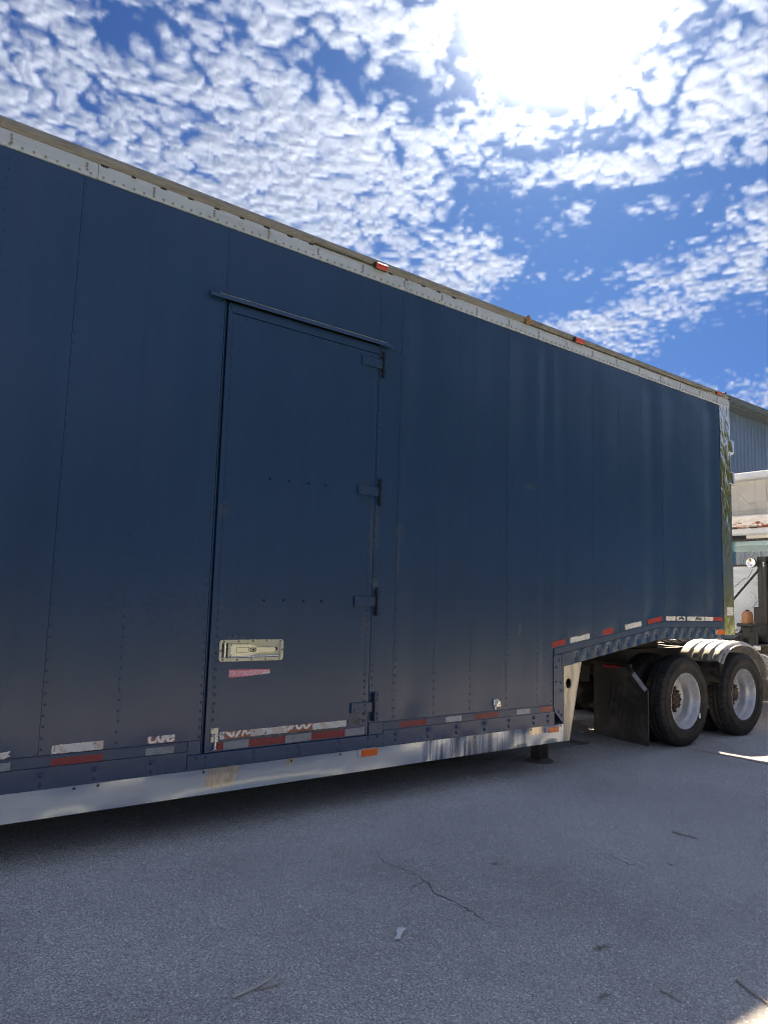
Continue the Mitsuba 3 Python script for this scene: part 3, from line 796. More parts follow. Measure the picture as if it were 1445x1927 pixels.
hp = Polygon([(2.236, 1.108), (2.370, 1.106), (2.395, 1.112), (2.425, 1.127), (2.46, 1.1305), (2.558, 1.131), (2.567, 1.1445), (2.558, 1.158), (2.46, 1.1585), (2.425, 1.162), (2.395, 1.175), (2.370, 1.181), (2.236, 1.180)]).buffer(.002)
add(D + '__latch_handle', cat([rounded(hp, -0.001, 0.020, 0.012, 6), cyl((2.243, .004, 1.112), (2.243, -.004, 1.112), .007, 12), cyl((2.243, .004, 1.175), (2.243, -.004, 1.175), .007, 12)]), 'stainless', smooth=45)
add(D + '__latch_badge', prism_xz(sbox(2.272, 1.128, 2.362, 1.162).difference(sbox(2.2745, 1.1305, 2.3595, 1.1595)), -0.0025, -0.0005), 'frame_grease')
add(D + '__latch_lock', cat([prism_xz(sbox(2.372, 1.131, 2.414, 1.157).difference(sbox(2.377, 1.136, 2.409, 1.152)), -0.004, -0.0005), cbox(2.387, 2.402, -.005, -.0005, 1.139, 1.149, .001)]), 'frame_grease')
add(D + '__latch_roller', cyl((2.197, 0.010, 1.098), (2.197, 0.010, 1.188), 0.0085, 16), 'stainless', smooth=40)
add(D + '__latch_slot', prism_xz(sbox(2.1705, 1.096, 2.188, 1.189), 0.0185, 0.0203), 'gap_black')
add(D + '__latch_slot', prism_xz(sbox(2.206, 1.096, 2.222, 1.189), 0.0185, 0.0203), 'gap_black')
add(D + '__latch_hole', prism_xz(Point(2.574, 1.146).buffer(.013), .0185, .0203), 'gap_black')
add(D + '__latch_rim', cyl((2.24, .008, 1.1005), (2.60, .008, 1.1015), .0045, 8), 'stainless', smooth=40)
add(D + '__latch_rivet', scatter(dome(.0062, .004), [(x, -.0055, z) for x, z in latch_pts]), 'frame_grease', smooth=True, kind='stuff')

# sticker, torn at its lower right corner
stk = Polygon([(2.228, 0.970), (2.34, 0.974), (2.43, 0.981), (2.523, 0.989), (2.527, 1.016), (2.228, 1.021)])
add(D + '__sticker', prism_xz(stk, -0.0012, 0.0015), 'sticker_pink', label='faded red sticker with white lettering, torn at one corner')
add(D + '__sticker_torn_edge', prism_xz(Polygon([(2.44, 0.9815), (2.523, 0.9885), (2.527, 1.0), (2.49, 0.992)]), -0.0022, -0.0012), 'sticker_text')
txt = meshkit.text_mesh('FIRE EXTINGUISHER INSIDE', 0.028, 0.0008)
e = txt.bounds
vv = txt.vertices - [e[0][0], 0, 0]
w0 = e[1][0] - e[0][0]
vv = np.stack([2.236 + vv[:, 0] * (0.285 / w0), -0.0012 - vv[:, 2], 0.981 + vv[:, 1] - 0.0 * vv[:, 0]], 1)
txm = trimesh.Trimesh(vv, txt.faces, process=True)
pn = np.array([-0.22, 0, 1.0]); pn = pn / np.linalg.norm(pn)
txm = trimesh.intersections.slice_mesh_plane(txm, np.array([-0.085, 0, 1.0]), np.array([2.43, 0, 0.982]))
add(D + '__sticker_lettering', txm, 'sticker_text')


# reflective tapes
def tape_quad(pts, bsdf, y=-0.0035, parent=ST, name='reflective_tape', label=None, ragged=0.0, seed=0):
    P = np.array(pts, float)
    if ragged:
        g = np.random.default_rng(seed); out = []
        for a, b in zip(P, np.roll(P, -1, 0)):
            n = max(2, int(np.linalg.norm(b - a) / 0.012))
            for t in np.arange(n) / n:
                out.append(a + (b - a) * t + g.normal(0, ragged, 2))
        P = np.array(out)
    poly = Polygon(P).buffer(0)
    return add(parent + '__' + name, prism_xz(poly, y - 0.0014, y), bsdf, label=label)


tape_quad([(0.55, 0.583), (0.983, 0.582), (0.984, 0.5395), (0.55, 0.5395)], 'tape_grey')
tape_quad([(1.184, 0.579), (1.465, 0.579), (1.465, 0.5395), (1.184, 0.5395)], 'tape_red')
tape_quad([(1.714, 0.582), (1.887, 0.581), (1.887, 0.5395), (1.714, 0.5395)], 'tape_grey')
tape_quad([(3.653, 0.588), (3.930, 0.588), (3.930, 0.545), (3.653, 0.545)], 'tape_red')
tape_quad([(4.127, 0.588), (4.303, 0.588), (4.303, 0.545), (4.127, 0.545)], 'tape_silver')
tape_quad([(4.447, 0.588), (4.725, 0.588), (4.725, 0.545), (4.447, 0.545)], 'tape_red')
tape_quad([(4.960, 0.588), (5.132, 0.588), (5.132, 0.545), (4.960, 0.545)], 'tape_silver')
tape_quad([(5.271, 0.588), (5.427, 0.588), (5.427, 0.545), (5.271, 0.545)], 'tape_orange_red')
tape_quad([(0.60, 0.650), (0.975, 0.646), (0.980, 0.636), (0.965, 0.625), (0.983, 0.615), (0.955, 0.602), (0.60, 0.598)], 'print_white', 0.0, name='printed_strip', ragged=.001, seed=2)
tape_quad([(1.186, 0.649), (1.463, 0.650), (1.466, 0.603), (1.187, 0.603)], 'print_white', 0.0, name='printed_strip', ragged=.0008, seed=3)
# gooseneck tapes follow the slope
for a, b, c in ((5.432, 5.625, 'tape_bright_red'), (5.694, 5.990, 'tape_white'), (6.197, 6.370, 'tape_bright_red'), (6.572, 6.856, 'tape_white'), (6.972, 7.234, 'tape_bright_red')):
    z = lambda x: 1.130 + (x - 5.43) * (1.378 - 1.130) / (7.233 - 5.43)
    tape_quad([(a, z(a) - .025), (b, z(b) - .025), (b, z(b) + .025), (a, z(a) + .025)], c, -0.0006, ragged=.0008, seed=int(a * 10))
for a, b, c in ((7.319, 7.506, 'tape_white'), (7.528, 7.70, 'tape_white'), (7.745, 8.107, 'tape_white'), (8.119, 8.300, 'tape_white'), (8.307, 8.512, 'tape_bright_red')):
    tape_quad([(a, 1.3595), (b, 1.3595), (b, 1.404), (a, 1.404)], c, -0.0006, ragged=.0008, seed=int(a * 10))
for a, b, s in ((7.56, 7.68, 1), (7.91, 8.05, 2), (7.50, 7.53, 3)):
    tape_quad([(a, 1.372), (b, 1.368), (b - .01, 1.395), (a + .02, 1.398)], 'print_dark' if s < 3 else 'tape_red', -0.0021, name='worn_patch', ragged=.004, seed=s)
# small tape by the pair of lower right red tapes
# door tapes
for a, b, c in ((2.170, 2.215, 'tape_red'), (2.2155, 2.395, 'tape_grey'), (2.3955, 2.668, 'tape_red'), (2.6685, 2.873, 'tape_grey'), (2.8735, 3.158, 'tape_red'), (3.1585, 3.330, 'tape_grey')):
    tape_quad([(a, 0.523), (b, 0.525), (b, 0.575), (a, 0.572)], c, 0.0005, parent=D)
for a, b, c, s in ((2.187, 2.222, 'print_white', 1), (2.2225, 2.405, 'print_brown', 2), (2.4055, 2.682, 'print_white', 3), (2.6825, 2.880, 'print_brown', 4), (2.8805, 3.166, 'print_white', 5)):
    tape_quad([(a, 0.588), (b, 0.590 + .002 * (s > 3)), (b, 0.636), (a, 0.634)], c, 0.0003, parent=D, name='printed_strip', ragged=.0007, seed=10 + s)
tape_quad([(3.185, 0.600), (3.30, 0.597), (3.315, 0.64), (3.19, 0.642)], 'print_dark', 0.0003, parent=D, name='torn_strip', ragged=.004, seed=20)
tape_quad([(2.36, 0.580), (2.55, 0.576), (2.60, 0.566), (2.72, 0.581), (3.05, 0.575), (3.16, 0.583), (3.16, 0.592), (2.36, 0.590)], 'print_dark', -0.0010, parent=D, name='torn_strip', ragged=.002, seed=21)


def strokes(lines, w, clip, bsdf, y, parent, name):
    g = None
    for ln, ww in lines:
        s = LineString(ln).buffer(ww, cap_style='round')
        g = s if g is None else g.union(s)
    g = g.intersection(clip)
    return add(parent + '__' + name, prism_xz(g, y - 0.0009, y), bsdf)


def arc(cx, cz, rx, rz, a0, a1, n=12):
    return [(cx + rx * math.cos(math.radians(a)), cz + rz * math.sin(math.radians(a))) for a in np.linspace(a0, a1, n)]


# the white script left on the brown print: only the lower parts of the letters remain
k = tape_quad([(1.720, 0.648), (1.892, 0.648), (1.893, 0.604), (1.721, 0.606)], 'print_brown', 0.0, name='printed_strip', ragged=.0008, seed=4)
strokes([(arc(1.752, .634, .020, .024, 60, 300), .0085), ([(1.765, .606), (1.79, .650)], .006), (arc(1.802, .640, .014, .026, 200, 360), .008), ([(1.815, .61), (1.832, .655)], .007), (arc(1.862, .632, .022, .022, 20, 330), .0085), ([(1.845, .628), (1.882, .642)], .005), (arc(1.882, .612, .02, .012, 180, 330), .005)], .008, sbox(1.7225, .6065, 1.8915, .6475), 'print_letter', -0.0014, ST, 'script_lettering')
strokes([([(2.235, .630), (2.262, .606)], .008), (arc(2.272, .625, .014, .022, 190, 330), .007), ([(2.29, .640), (2.272, .60)], .005), ([(2.33, .640), (2.302, .600)], .009), ([(2.345, .602), (2.36, .640)], .007), (arc(2.385, .628, .016, .018, 120, 330), .007)], .008, sbox(2.224, .594, 2.404, .634), 'print_letter', -0.0011, D, 'script_lettering')
strokes([([(2.688, .607), (2.71, .640)], .009), ([(2.71, .612), (2.735, .64)], .006), (arc(2.772, .632, .020, .022, 180, 350), .008), (arc(2.83, .632, .020, .022, 180, 350), .008), ([(2.855, .62), (2.876, .645)], .006)], .008, sbox(2.684, .594, 2.879, .635), 'print_letter', -0.0011, D, 'script_lettering')

# hasp on the door and the small latch box
k = add(D + '__hasp', cat([cbox(2.126, 2.176, -0.006, 0.0, 0.576, 0.612, .002), cbox(2.124, 2.174, -0.006, 0.0, 0.628, 0.664, .002), cyl((2.126, -.010, .620), (2.176, -.010, .620), .006, 10)]), 'latch_metal', label='small silver hasp at the lower corner of the door')
add(k + '_pin', cat([tube([(2.156, -.014, .635), (2.153, -.018, .59), (2.150, -.018, .54)], [.006, .0055, .005], 8), tube([(2.138, -.016, .531), (2.145, -.02, .537), (2.155, -.02, .537), (2.163, -.016, .531)], .005, 6)]), 'stainless', smooth=40)
k = add(ST + '__catch', cat([cbox(4.668, 4.725, -0.012, 0.0, 0.640, 0.690, .003), prism_xz([(4.680, .634), (4.733, .634), (4.718, .682), (4.694, .682)], -0.034, -0.012), cbox(4.682, 4.700, -.014, 0, .608, .640, .002)]), 'stainless', label='small silver latch catch near the bottom of the trailer side')
add(k + '__bolt', scatter(dome(.006, .004), [(4.70, -.034, .672), (4.712, -.034, .650), (4.69, -.012, .62)]), 'frame_grease', smooth=True, kind='stuff')


# landing legs
def landing_leg(y, name=ST + '__landing_leg'):
    k = number(name)
    body = cat([cbox(5.675, 5.815, y - .055, y + .055, 0.03, 0.40, .006), cbox(5.655, 5.835, y - .07, y + .07, 0.19, 0.40, .008)])
    scene[k] = mikit.ply(body, 'frame_grease')
    add(k + '__foot', lathe_z([(0.0, 0.035), (0.06, 0.034), (0.10, 0.016), (0.132, 0.012), (0.136, 0.006), (0.132, 0.001), (0.0, 0.0)][::-1], 5.745, y, 32), 'foot_steel', smooth=40)
    add(k + '__pin_hole', cat([cyl((5.745, y - .057, z), (5.745, y - .054, z), .014, 14) for z in (.085, .145)] + [cyl((5.775, y - .072, .24), (5.775, y - .069, .24), .02, 14)]), 'gap_black')


landing_leg(0.40)
landing_leg(2.25)
add(ST + '__cross_member', cat([cbox(x, x + .06, 0.07, 2.54, 0.285, 0.298) for x in np.arange(-5.5, 5.5, 0.61)] ), 'frame_grease', kind='stuff')
add(ST + '__kingpin_plate', cbox(7.5, 8.75, 0.4, 2.2, 1.150, 1.183, .004), 'frame_grease')

# a dry leaf caught on the roof rail
g = np.random.default_rng(3)
lf = trimesh.creation.icosphere(2, 1.0)
lv = lf.vertices * [0.030, 0.016, 0.042]
lv = lv * (1 + 1.1 * (meshkit.noise(lf.vertices * 2.9 + 4)[:, None] - 0.5))
add('dead_leaf', trimesh.Trimesh(lv + [5.037, -0.040, 4.078], lf.faces), 'dry_leaf', label='curled orange brown dead leaf stuck to the roof edge of the trailer', category='leaf')

# ------------------------------------------------------------------ the tractor
TT = 'tractor_truck'
labels[TT] = {'label': 'white day cab tractor truck with tandem rear wheels coupled under the trailer', 'category': 'truck'}
WX, WZ, RT = (7.765, 9.075), 0.485, 0.488


def tread(r, a):
    out = r.copy()
    lug = (np.sin(a * 46) > 0.35).astype(float)
    for i in range(len(r)):
        if TYPROF[i][2]:
            out[i] = r[i] - TYPROF[i][2] * lug * 0.011
    return out


TYPROF = [(.297, .045, 0), (.305, .018, 0), (.325, .010, 0), (.352, .004, 0), (.385, .0, 0), (.415, .002, 0), (.440, .010, 0), (.462, .022, .5), (.480, .034, 1), (.486, .050, 1), (.488, .080, .8), (.488, .094, 0), (.476, .096, 0), (.476, .106, 0), (.488, .108, 0), (.489, .132, 0), (.489, .148, 0), (.476, .150, 0), (.476, .160, 0), (.488, .162, 0), (.488, .180, .8), (.486, .206, 1), (.480, .222, 1), (.462, .236, .5), (.43, .250, 0), (.39, .256, 0), (.35, .25, 0), (.305, .24, 0), (.297, .21, 0)]


def wheel(x, y, flip):
    k = number(TT + '__wheel')
    s = -1 if flip else 1
    yy = lambda t: y + s * t

    def fix(m):
        return m if not flip else trimesh.Trimesh(m.vertices, m.faces[:, ::-1], process=False)
    for off in (0.0, 0.335):
        add(k + '__tyre', fix(lathe_y([(r, yy(w + off)) for r, w, _ in TYPROF], x, WZ, 276 if not flip else 138, tread)), 'tyre_rubber', smooth=35)
        add(k + '__sidewall_ring', fix(cat([lathe_y([(r - .004, yy(off + .004)), (r, yy(off - .0012)), (r + .004, yy(off + .004))], x, WZ, 72) for r in (.348, .432)])), 'tyre_rubber', smooth=True)
    rim = [(.300, .042), (.306, .030), (.303, .022), (.296, .020), (.290, .026), (.284, .040), (.276, .060), (.270, .085), (.262, .10), (.248, .112), (.244, .135), (.244, .165), (.236, .190), (.205, .202), (.16, .208), (.12, .208), (.0, .208)]
    add(k + '__rim', fix(lathe_y([(r, yy(w)) for r, w in rim], x, WZ, 96)), 'rim_steel', smooth=50)
    hub = [(.150, .205), (.150, .195), (.125, .190), (.105, .185), (.100, .160), (.092, .150), (.088, .142), (.070, .126), (.0, .124)]
    parts = [fix(lathe_y([(r, yy(w)) for r, w in hub], x, WZ, 40))]
    for a in np.arange(10) * 2 * math.pi / 10:
        cx, cz = x + .136 * math.cos(a), WZ + .136 * math.sin(a)
        parts.append(cyl((cx, yy(.165), cz), (cx, yy(.21), cz), .014, 8))
    for a in np.arange(8) * 2 * math.pi / 8:
        cx, cz = x + .078 * math.cos(a), WZ + .078 * math.sin(a)
        parts.append(cyl((cx, yy(.118), cz), (cx, yy(.14), cz), .008, 6))
    add(k + '__hub', cat(parts), 'hub_iron', smooth=35)
    return k


for x in WX:
    k = wheel(x, 0.022, False)
    wheel(x, 2.578, True)
add(TT + '__wheel__balance_weight', cbox(7.99, 8.012, 0.012, 0.026, 0.285, 0.345, .003), 'tape_white')
for x in WX:
    add(TT + '__axle', cat([cyl((x, .35, WZ), (x, 2.25, WZ), .075, 20), trimesh.creation.icosphere(3, .23).apply_translation([x, 1.3, WZ])]), 'frame_grease', smooth=40)
    for yy in (.86, 1.74):
        add(TT + '__air_spring', cyl((x + .25, yy, .50), (x + .25, yy, .715), .13, 20), 'black_rubber', smooth=40)
for y in (.86, 1.66):
    add(TT + '__frame_rail', cbox(6.95, 13.4, y, y + .08, .72, .99, .006), 'frame_black')
add(TT + '__cross_member', cat([cbox(x, x + .1, .94, 1.66, .78, .96) for x in (7.0, 8.4, 9.8, 10.9)]), 'frame_black', kind='stuff')
fw = Polygon([(7.95, .85), (8.9, .85), (8.9, 1.75), (7.95, 1.75), (7.55, 1.55), (7.95, 1.36), (7.95, 1.24), (7.55, 1.05)])
add(TT + '__fifth_wheel', cat([prism_xy(fw, 1.095, 1.145), cbox(8.1, 8.7, .95, 1.65, .99, 1.095)]), 'frame_grease')


# mud flaps behind the rear axle
def mud_flap(y0, y1, near):
    k = number(TT + '__mud_flap')
    if near:
        shape = Polygon([(y1, .13), (y1, .865), (.155, .865), (-.035, .64), (-.035, .095)])
    else:
        shape = Polygon([(y0, .12), (y1, .12), (y1, .87), (y0, .87)])
    scene[k] = mikit.ply(prism_yz(shape, 6.905, 6.918), 'flap_rubber')
    if near:
        lines = []
        for i in range(8):
            yb = .06 + .055 * i
            lines.append(tube([(6.904, yb, .22 + .02 * i), (6.904, max(yb - .05, -.02), .36 + .05 * i), (6.904, max(yb - .09, -.025), .46 + .04 * i)], .0035, 5))
        add(k + '__moulded_line', cat(lines), 'flap_rubber', kind='stuff')
        pts = np.array([(6.899, .135, .845), (6.899, -.03, .665)])
        dirv = (pts[1] - pts[0]) / np.linalg.norm(pts[1] - pts[0]); nrm = np.array([0, dirv[2], -dirv[1]])
        q = [pts[0] + dirv * .03, pts[1], pts[1] - nrm * .045, pts[0] + dirv * .03 - nrm * .045]
        add(k + '__reflective_tape', prism_yz([(a[1], a[2]) for a in q], 6.9015, 6.9045), 'tape_silver')
        add(k + '__red_strip', cbox(6.892, 6.904, .29, .50, .845, .868, .002), 'tape_bright_red')
        add(k + '__hanger', cbox(6.9185, 6.945, .17, .66, .862, .90, .003), 'frame_black')
    return k


mud_flap(.0, .62, True)
mud_flap(1.98, 2.62, False)
add(TT + '__tail_lamp', cat([cbox(6.93, 6.95, .70, 1.9, .66, .84, .004)]), 'frame_black')
add(TT + '__tail_lamp__lens', cyl((6.915, 1.62, .76), (6.935, 1.62, .76), .055, 20), 'lens_red')


# fender over the front tandem wheel: ribbed round bands, an outer lip, a rubber skirt behind
def fender(y0, y1, near):
    k = number(TT + '__fender')
    path = np.array([(.12 if near else 0, 0)]) + np.array([(8.505, .885), (8.56, .955), (8.64, 1.022), (8.74, 1.068), (8.86, 1.098), (9.0, 1.110), (9.14, 1.105), (9.28, 1.08), (9.42, 1.03), (9.55, .955), (9.65, .86), (9.72, .74), (9.75, .62)])
    L = LineString(path); P = np.array([L.interpolate(t, normalized=True).coords[0] for t in np.linspace(0, 1, 60)])
    t = np.gradient(P, axis=0); t /= np.linalg.norm(t, axis=1, keepdims=True); nn = np.stack([-t[:, 1], t[:, 0]], 1)
    ys = np.linspace(y0, y1, 90); u = (ys - y0) / (y1 - y0)
    h = np.zeros(len(ys))
    for c in (0.26, 0.50, 0.74):
        h -= 0.020 * np.exp(-((u - c) / 0.035) ** 2)
    h += 0.006 * np.sin(u * math.pi)
    edge = u < 0.12
    h[edge] -= 0.05 * ((0.12 - u[edge]) / 0.12) ** 2
    if not near:
        h *= 0.5
    V = P[:, None, :] + nn[:, None, :] * h[None, :, None]
    v = np.stack([V[..., 0], np.broadcast_to(ys, V.shape[:2]), V[..., 1]], -1).reshape(-1, 3)
    n = len(ys); i, j = np.meshgrid(np.arange(len(P) - 1), np.arange(n - 1), indexing='ij')
    q = np.stack([i * n + j, (i + 1) * n + j, (i + 1) * n + j + 1, i * n + j + 1], -1).reshape(-1, 4)
    scene[k] = mikit.ply(trimesh.Trimesh(v, np.vstack([q[:, [0, 1, 2]], q[:, [0, 2, 3]]]), process=False), 'fender_metal', smooth=True)
    lip = np.c_[P[:, 0] - nn[:, 0] * .046, np.full(len(P), y0 + .004), P[:, 1] - nn[:, 1] * .046]
    add(k + '__lip', tube(lip, .009, 8), 'fender_metal', smooth=True)
    add(k + '__bracket', cat([cbox(P[0, 0] - .010, P[0, 0] + .010, y0 + .02, y1, .868, .886, .002)]), 'stainless')
    sk = [(8.500, .868), (8.47, .80), (8.475, .70), (8.50, .60), (8.53, .545)]
    sp = np.array(sk) + [P[0, 0] - 8.505, 0]; n = len(sp)
    vv = np.vstack([np.c_[sp[:, 0], np.full(n, y0 + .01), sp[:, 1]], np.c_[sp[:, 0], np.full(n, y1), sp[:, 1]], np.c_[sp[:, 0] + .008, np.full(n, y0 + .01), sp[:, 1]], np.c_[sp[:, 0] + .008, np.full(n, y1), sp[:, 1]]])
    ff = []
    for a in range(n - 1):
        for o1, o2 in ((0, n), (2 * n, 3 * n), (0, 2 * n), (n, 3 * n)):
            ff += [[o1 + a, o1 + a + 1, o2 + a + 1], [o1 + a, o2 + a + 1, o2 + a]]
    scene.setdefault('rubber_two', scene['flap_rubber'])
    add(k + '__rubber_skirt', trimesh.Trimesh(vv, ff, process=False), 'rubber_two')
    return k


kf = fender(0.085, .63, True)
add(kf + '__side_plate', prism_xz([(8.665, .58), (8.63, .70), (8.63, .86), (8.72, .96), (8.82, 1.02), (8.78, .93), (8.72, .82), (8.705, .70), (8.72, .59)], 0.098, 0.104), 'flap_rubber')
fender(2.0, 2.61, False)

# cab
CB = TT + '__cab'
XC = 11.40
yA, yB = 0.06, 2.54
win = sbox(0.42, 2.185, 2.18, 2.545)
back = sbox(yA, 1.0, yB, 2.655).buffer(-.06).buffer(.06).difference(win.buffer(.03))
add(CB, cat([prism_yz(back, XC, XC + .05)]), 'cab_white')
add(CB + '__roof', cbox(XC + .052, XC + 1.5, yA + .02, yB - .02, 2.60, 2.72, .04), 'cab_white')
add(CB + '__side', cat([cbox(XC + .052, XC + 1.5, yA, yA + .05, 1.0, 2.1, .01), cbox(XC + .052, XC + .25, yA, yA + .05, 2.1, 2.62, .01), cbox(XC + 1.35, XC + 1.5, yA, yA + .05, 2.1, 2.62, .01)]), 'cab_white')
add(CB + '__side', cat([cbox(XC + .052, XC + 1.5, yB - .05, yB, 1.0, 2.1, .01), cbox(XC + .052, XC + .25, yB - .05, yB, 2.1, 2.62, .01), cbox(XC + 1.35, XC + 1.5, yB - .05, yB, 2.1, 2.62, .01)]), 'cab_white')
add(CB + '__hood', cat([cbox(XC + 1.51, XC + 3.0, .35, 2.25, .95, 1.85, .12), cbox(XC + 1.45, XC + 1.51, yA, yB, .95, 1.95, .01)]), 'cab_white')
add(CB + '__floor', cbox(XC + .055, XC + 1.44, yA + .055, yB - .055, 1.0, 1.05), 'frame_black')
add(CB + '__window_gasket', prism_yz(win.buffer(.0295).difference(win), XC - .012, XC + .02), 'black_rubber')
scene[CB + '__rear_window'] = {'type': 'rectangle', 'to_world': T().translate([XC + .01, 1.30, 2.365]).rotate([0, 1, 0], -90).scale([0.18, 0.88, 1]), 'bsdf': {'type': 'ref', 'id': 'window_glass'}}
add(CB + '__header', cbox(XC - .02, XC, yA + .3, yB - .3, 2.577, 2.635, .004), 'gap_black')
add(CB + '__header_plate', cbox(XC - .026, XC - .0205, .55, 1.07, 2.58, 2.632, .002), 'cream_plate')
add(CB + '__header_band', cbox(XC - .03, XC + .05, yA, yB, 2.655, 2.742, .006), 'cab_white')
add(CB + '__rusty_lip', cbox(XC - .10, XC + .1, yA, yB, 2.75, 2.94, .02), 'cab_rusty', label='rust streaked white lip above the cab window')
add(CB + '__lip_clip', cat([cbox(XC - .108, XC - .03, y, y + .09, 2.735, 2.752, .003) for y in (.5, .9, 1.2, 1.7)]), 'frame_grease', kind='stuff')
swage = [cbox(XC - .018, XC + .001, yA + .1, yB - .1, z, z + .016, .004) for z in (2.085, 2.045, 1.975, 1.93, 1.875)]
add(CB + '__swage_line', cat(swage), 'cab_white', kind='stuff')
octo = Polygon([(.93, 1.645), (1.03, 1.77), (2.0, 1.77), (2.1, 1.645), (2.0, 1.52), (1.03, 1.52)])
add(CB + '__pressed_panel', cat([prism_yz(octo.difference(octo.buffer(-.018)), XC - .022, XC + .001), prism_yz(octo.buffer(-.05), XC - .010, XC + .001), prism_yz(sbox(.80, 1.24, 1.25, 1.258), XC - .01, XC + .001), prism_yz(sbox(.85, 1.42, 1.30, 1.43), XC - .01, XC + .001)]), 'cab_white')
add(CB + '__window_frame_front', cat([cbox(XC + 1.46, XC + 1.50, yA, yB, 2.50, 2.62, .01)]), 'cab_white')
for y in (.72, 1.78):
    add(CB + '__seat', cat([cbox(XC + .25, XC + .42, y - .26, y + .26, 1.25, 2.22, .08), cbox(XC + .25, XC + .75, y - .26, y + .26, 1.22, 1.42, .06)]), 'seat_grey', smooth=35)
add(CB + '__steering_wheel', tube([(XC + .98 + .09 * math.cos(a), .75 + .23 * math.sin(a), 1.98 + .2 * math.cos(a)) for a in np.linspace(0, 2 * math.pi, 33)], .018, 8), 'black_rubber', smooth=True)
# roof fairing, open at the back: white shell, grey recessed inside
FX = XC + .14
add(CB + '__fairing_back', sheet(yA + .06, yB - .06, 2.94, 3.50, 0.0, 0.02).apply_transform(np.array([[0, 1, 0, FX], [1, 0, 0, 0], [0, 0, 1, 0], [0, 0, 0, 1]])), 'fairing_two', label='dull grey inside wall of the roof fairing')
scene['fairing_two'] = scene['fairing_grey']
add(CB + '__fairing_band', cbox(XC - .02, XC + .12, yA + .02, yB - .02, 3.52, 3.615, .012), 'cab_white')
add(CB + '__fairing_shell', cat([prism_xz([(XC, 2.94), (XC + .12, 2.94), (XC + 1.4, 2.94), (XC + .6, 3.45), (XC + .12, 3.6), (XC, 3.6)], yA + .0, yA + .045), prism_xz([(XC, 2.94), (XC + 1.4, 2.94), (XC + .6, 3.45), (XC, 3.6)], yB - .045, yB)]), 'cab_white')
add(CB + '__fairing_front', trimesh.Trimesh([(XC + 1.4, yA + .05, 2.9), (XC + 1.4, yB - .05, 2.9), (XC + .6, yB - .05, 3.45), (XC + .6, yA + .05, 3.45), (XC + .12, yA + .05, 3.6), (XC + .12, yB - .05, 3.6)], [[0, 1, 2], [0, 2, 3], [3, 2, 5], [3, 5, 4]], process=False), 'cab_white_two')
scene['cab_white_two'] = scene['cab_white']
add(CB + '__fairing_crease', cat([tube([(FX - .004, 1.26, 3.32), (FX - .004, 1.10, 3.14), (FX - .006, 1.05, 3.13)], .006, 6), tube([(FX - .004, 1.09, 3.135), (FX - .006, 1.02, 3.148)], [.018, .008], 6), tube([(FX - .004, 1.05, 3.135), (FX - .004, .9, 3.18), (FX - .004, .72, 3.17)], .003, 6), tube([(FX - .004, 1.3, 3.03), (FX - .004, 1.0, 3.05), (FX - .004, .8, 3.04)], .004, 6), tube([(FX - .004, .82, 3.42), (FX - .004, .815, 3.15), (FX - .004, .74, 3.14)], .004, 6)]), 'fairing_two', kind='stuff')

# behind the cab: stack, rack, lamp, brace, canister, tank and hoses
add(TT + '__exhaust_stack', cat([lathe_z([(.0, .95), (.095, .952), (.10, 1.0), (.10, 2.36), (.085, 2.42), (.058, 2.46), (.055, 3.5), (.05, 3.52), (.0, 3.52)], 11.10, .535, 40)]), 'stack_metal', smooth=40)
add(TT + '__exhaust_stack__clamp', cat([lathe_z([(.101, z), (.108, z + .003), (.108, z + .04), (.101, z + .043)], 11.10, .535, 32) for z in (1.42, 2.16)]), 'frame_black', smooth=40)
add(TT + '__rack', cat([cbox(10.98, 11.04, .665, .735, 0.98, 2.27, .006), cbox(10.96, 11.06, .60, .66, .98, 2.27, .006), cbox(10.97, 11.05, .60, .80, .98, 1.54, .01), cbox(10.99, 11.03, .60, .73, 2.20, 2.27)]), 'frame_black')
add(TT + '__rack__bolt', cat([cyl((10.955, y, z), (10.965, y, z), .016, 8) for y, z in ((.63, 2.16), (.63, 1.44), (.70, 1.40), (.76, 1.30), (.64, 1.2), (.74, 1.12))]), 'frame_grease', kind='stuff')
add(TT + '__rack__light_patch', cbox(10.955, 10.962, .622, .640, 2.13, 2.19), 'tape_white')
add(TT + '__brace', tube([(10.98, .72, 2.07), (10.99, 1.30, 1.42)], .016, 10), 'frame_black', smooth=40)
wl = lathe_y([(.0, .0), (.05, .005), (.066, .03), (.072, .07), (.070, .085)], 0, 0, 32)
v = wl.vertices; wl = trimesh.Trimesh(np.stack([10.98 - v[:, 1], .785 + v[:, 0], 2.18 + v[:, 2]], 1), wl.faces, process=False)
add(TT + '__work_light', wl, 'rubber_two', smooth=40)
ln = lathe_y([(.0, .055), (.02, .06), (.05, .078), (.064, .088), (.067, .083)], 0, 0, 32); v = ln.vertices
add(TT + '__work_light__lens', trimesh.Trimesh(np.stack([10.98 - v[:, 1], .785 + v[:, 0], 2.18 + v[:, 2]], 1), ln.faces, process=False), 'lamp_mirror_two', smooth=True)
scene['lamp_mirror_two'] = {'type': 'twosided', 'bsdf': scene['lamp_mirror']}
add(TT + '__lamp_wire', tube([(10.98, .80, 2.09), (11.1, .92, 1.98), (11.25, 1.08, 1.95), (11.33, 1.2, 1.88), (11.38, 1.32, 1.82)], .004, 6), 'cable_black', smooth=True)
add(TT + '__air_dryer', lathe_z([(.0, 1.31), (.072, 1.312), (.078, 1.33), (.074, 1.42), (.066, 1.455), (.05, 1.475), (.03, 1.48), (.0, 1.482)], 10.30, .567, 32), 'canister_rust', smooth=40)
add(TT + '__air_dryer__cap', cyl((10.30, .567, 1.478), (10.30, .567, 1.497), .028, 14), 'frame_black')
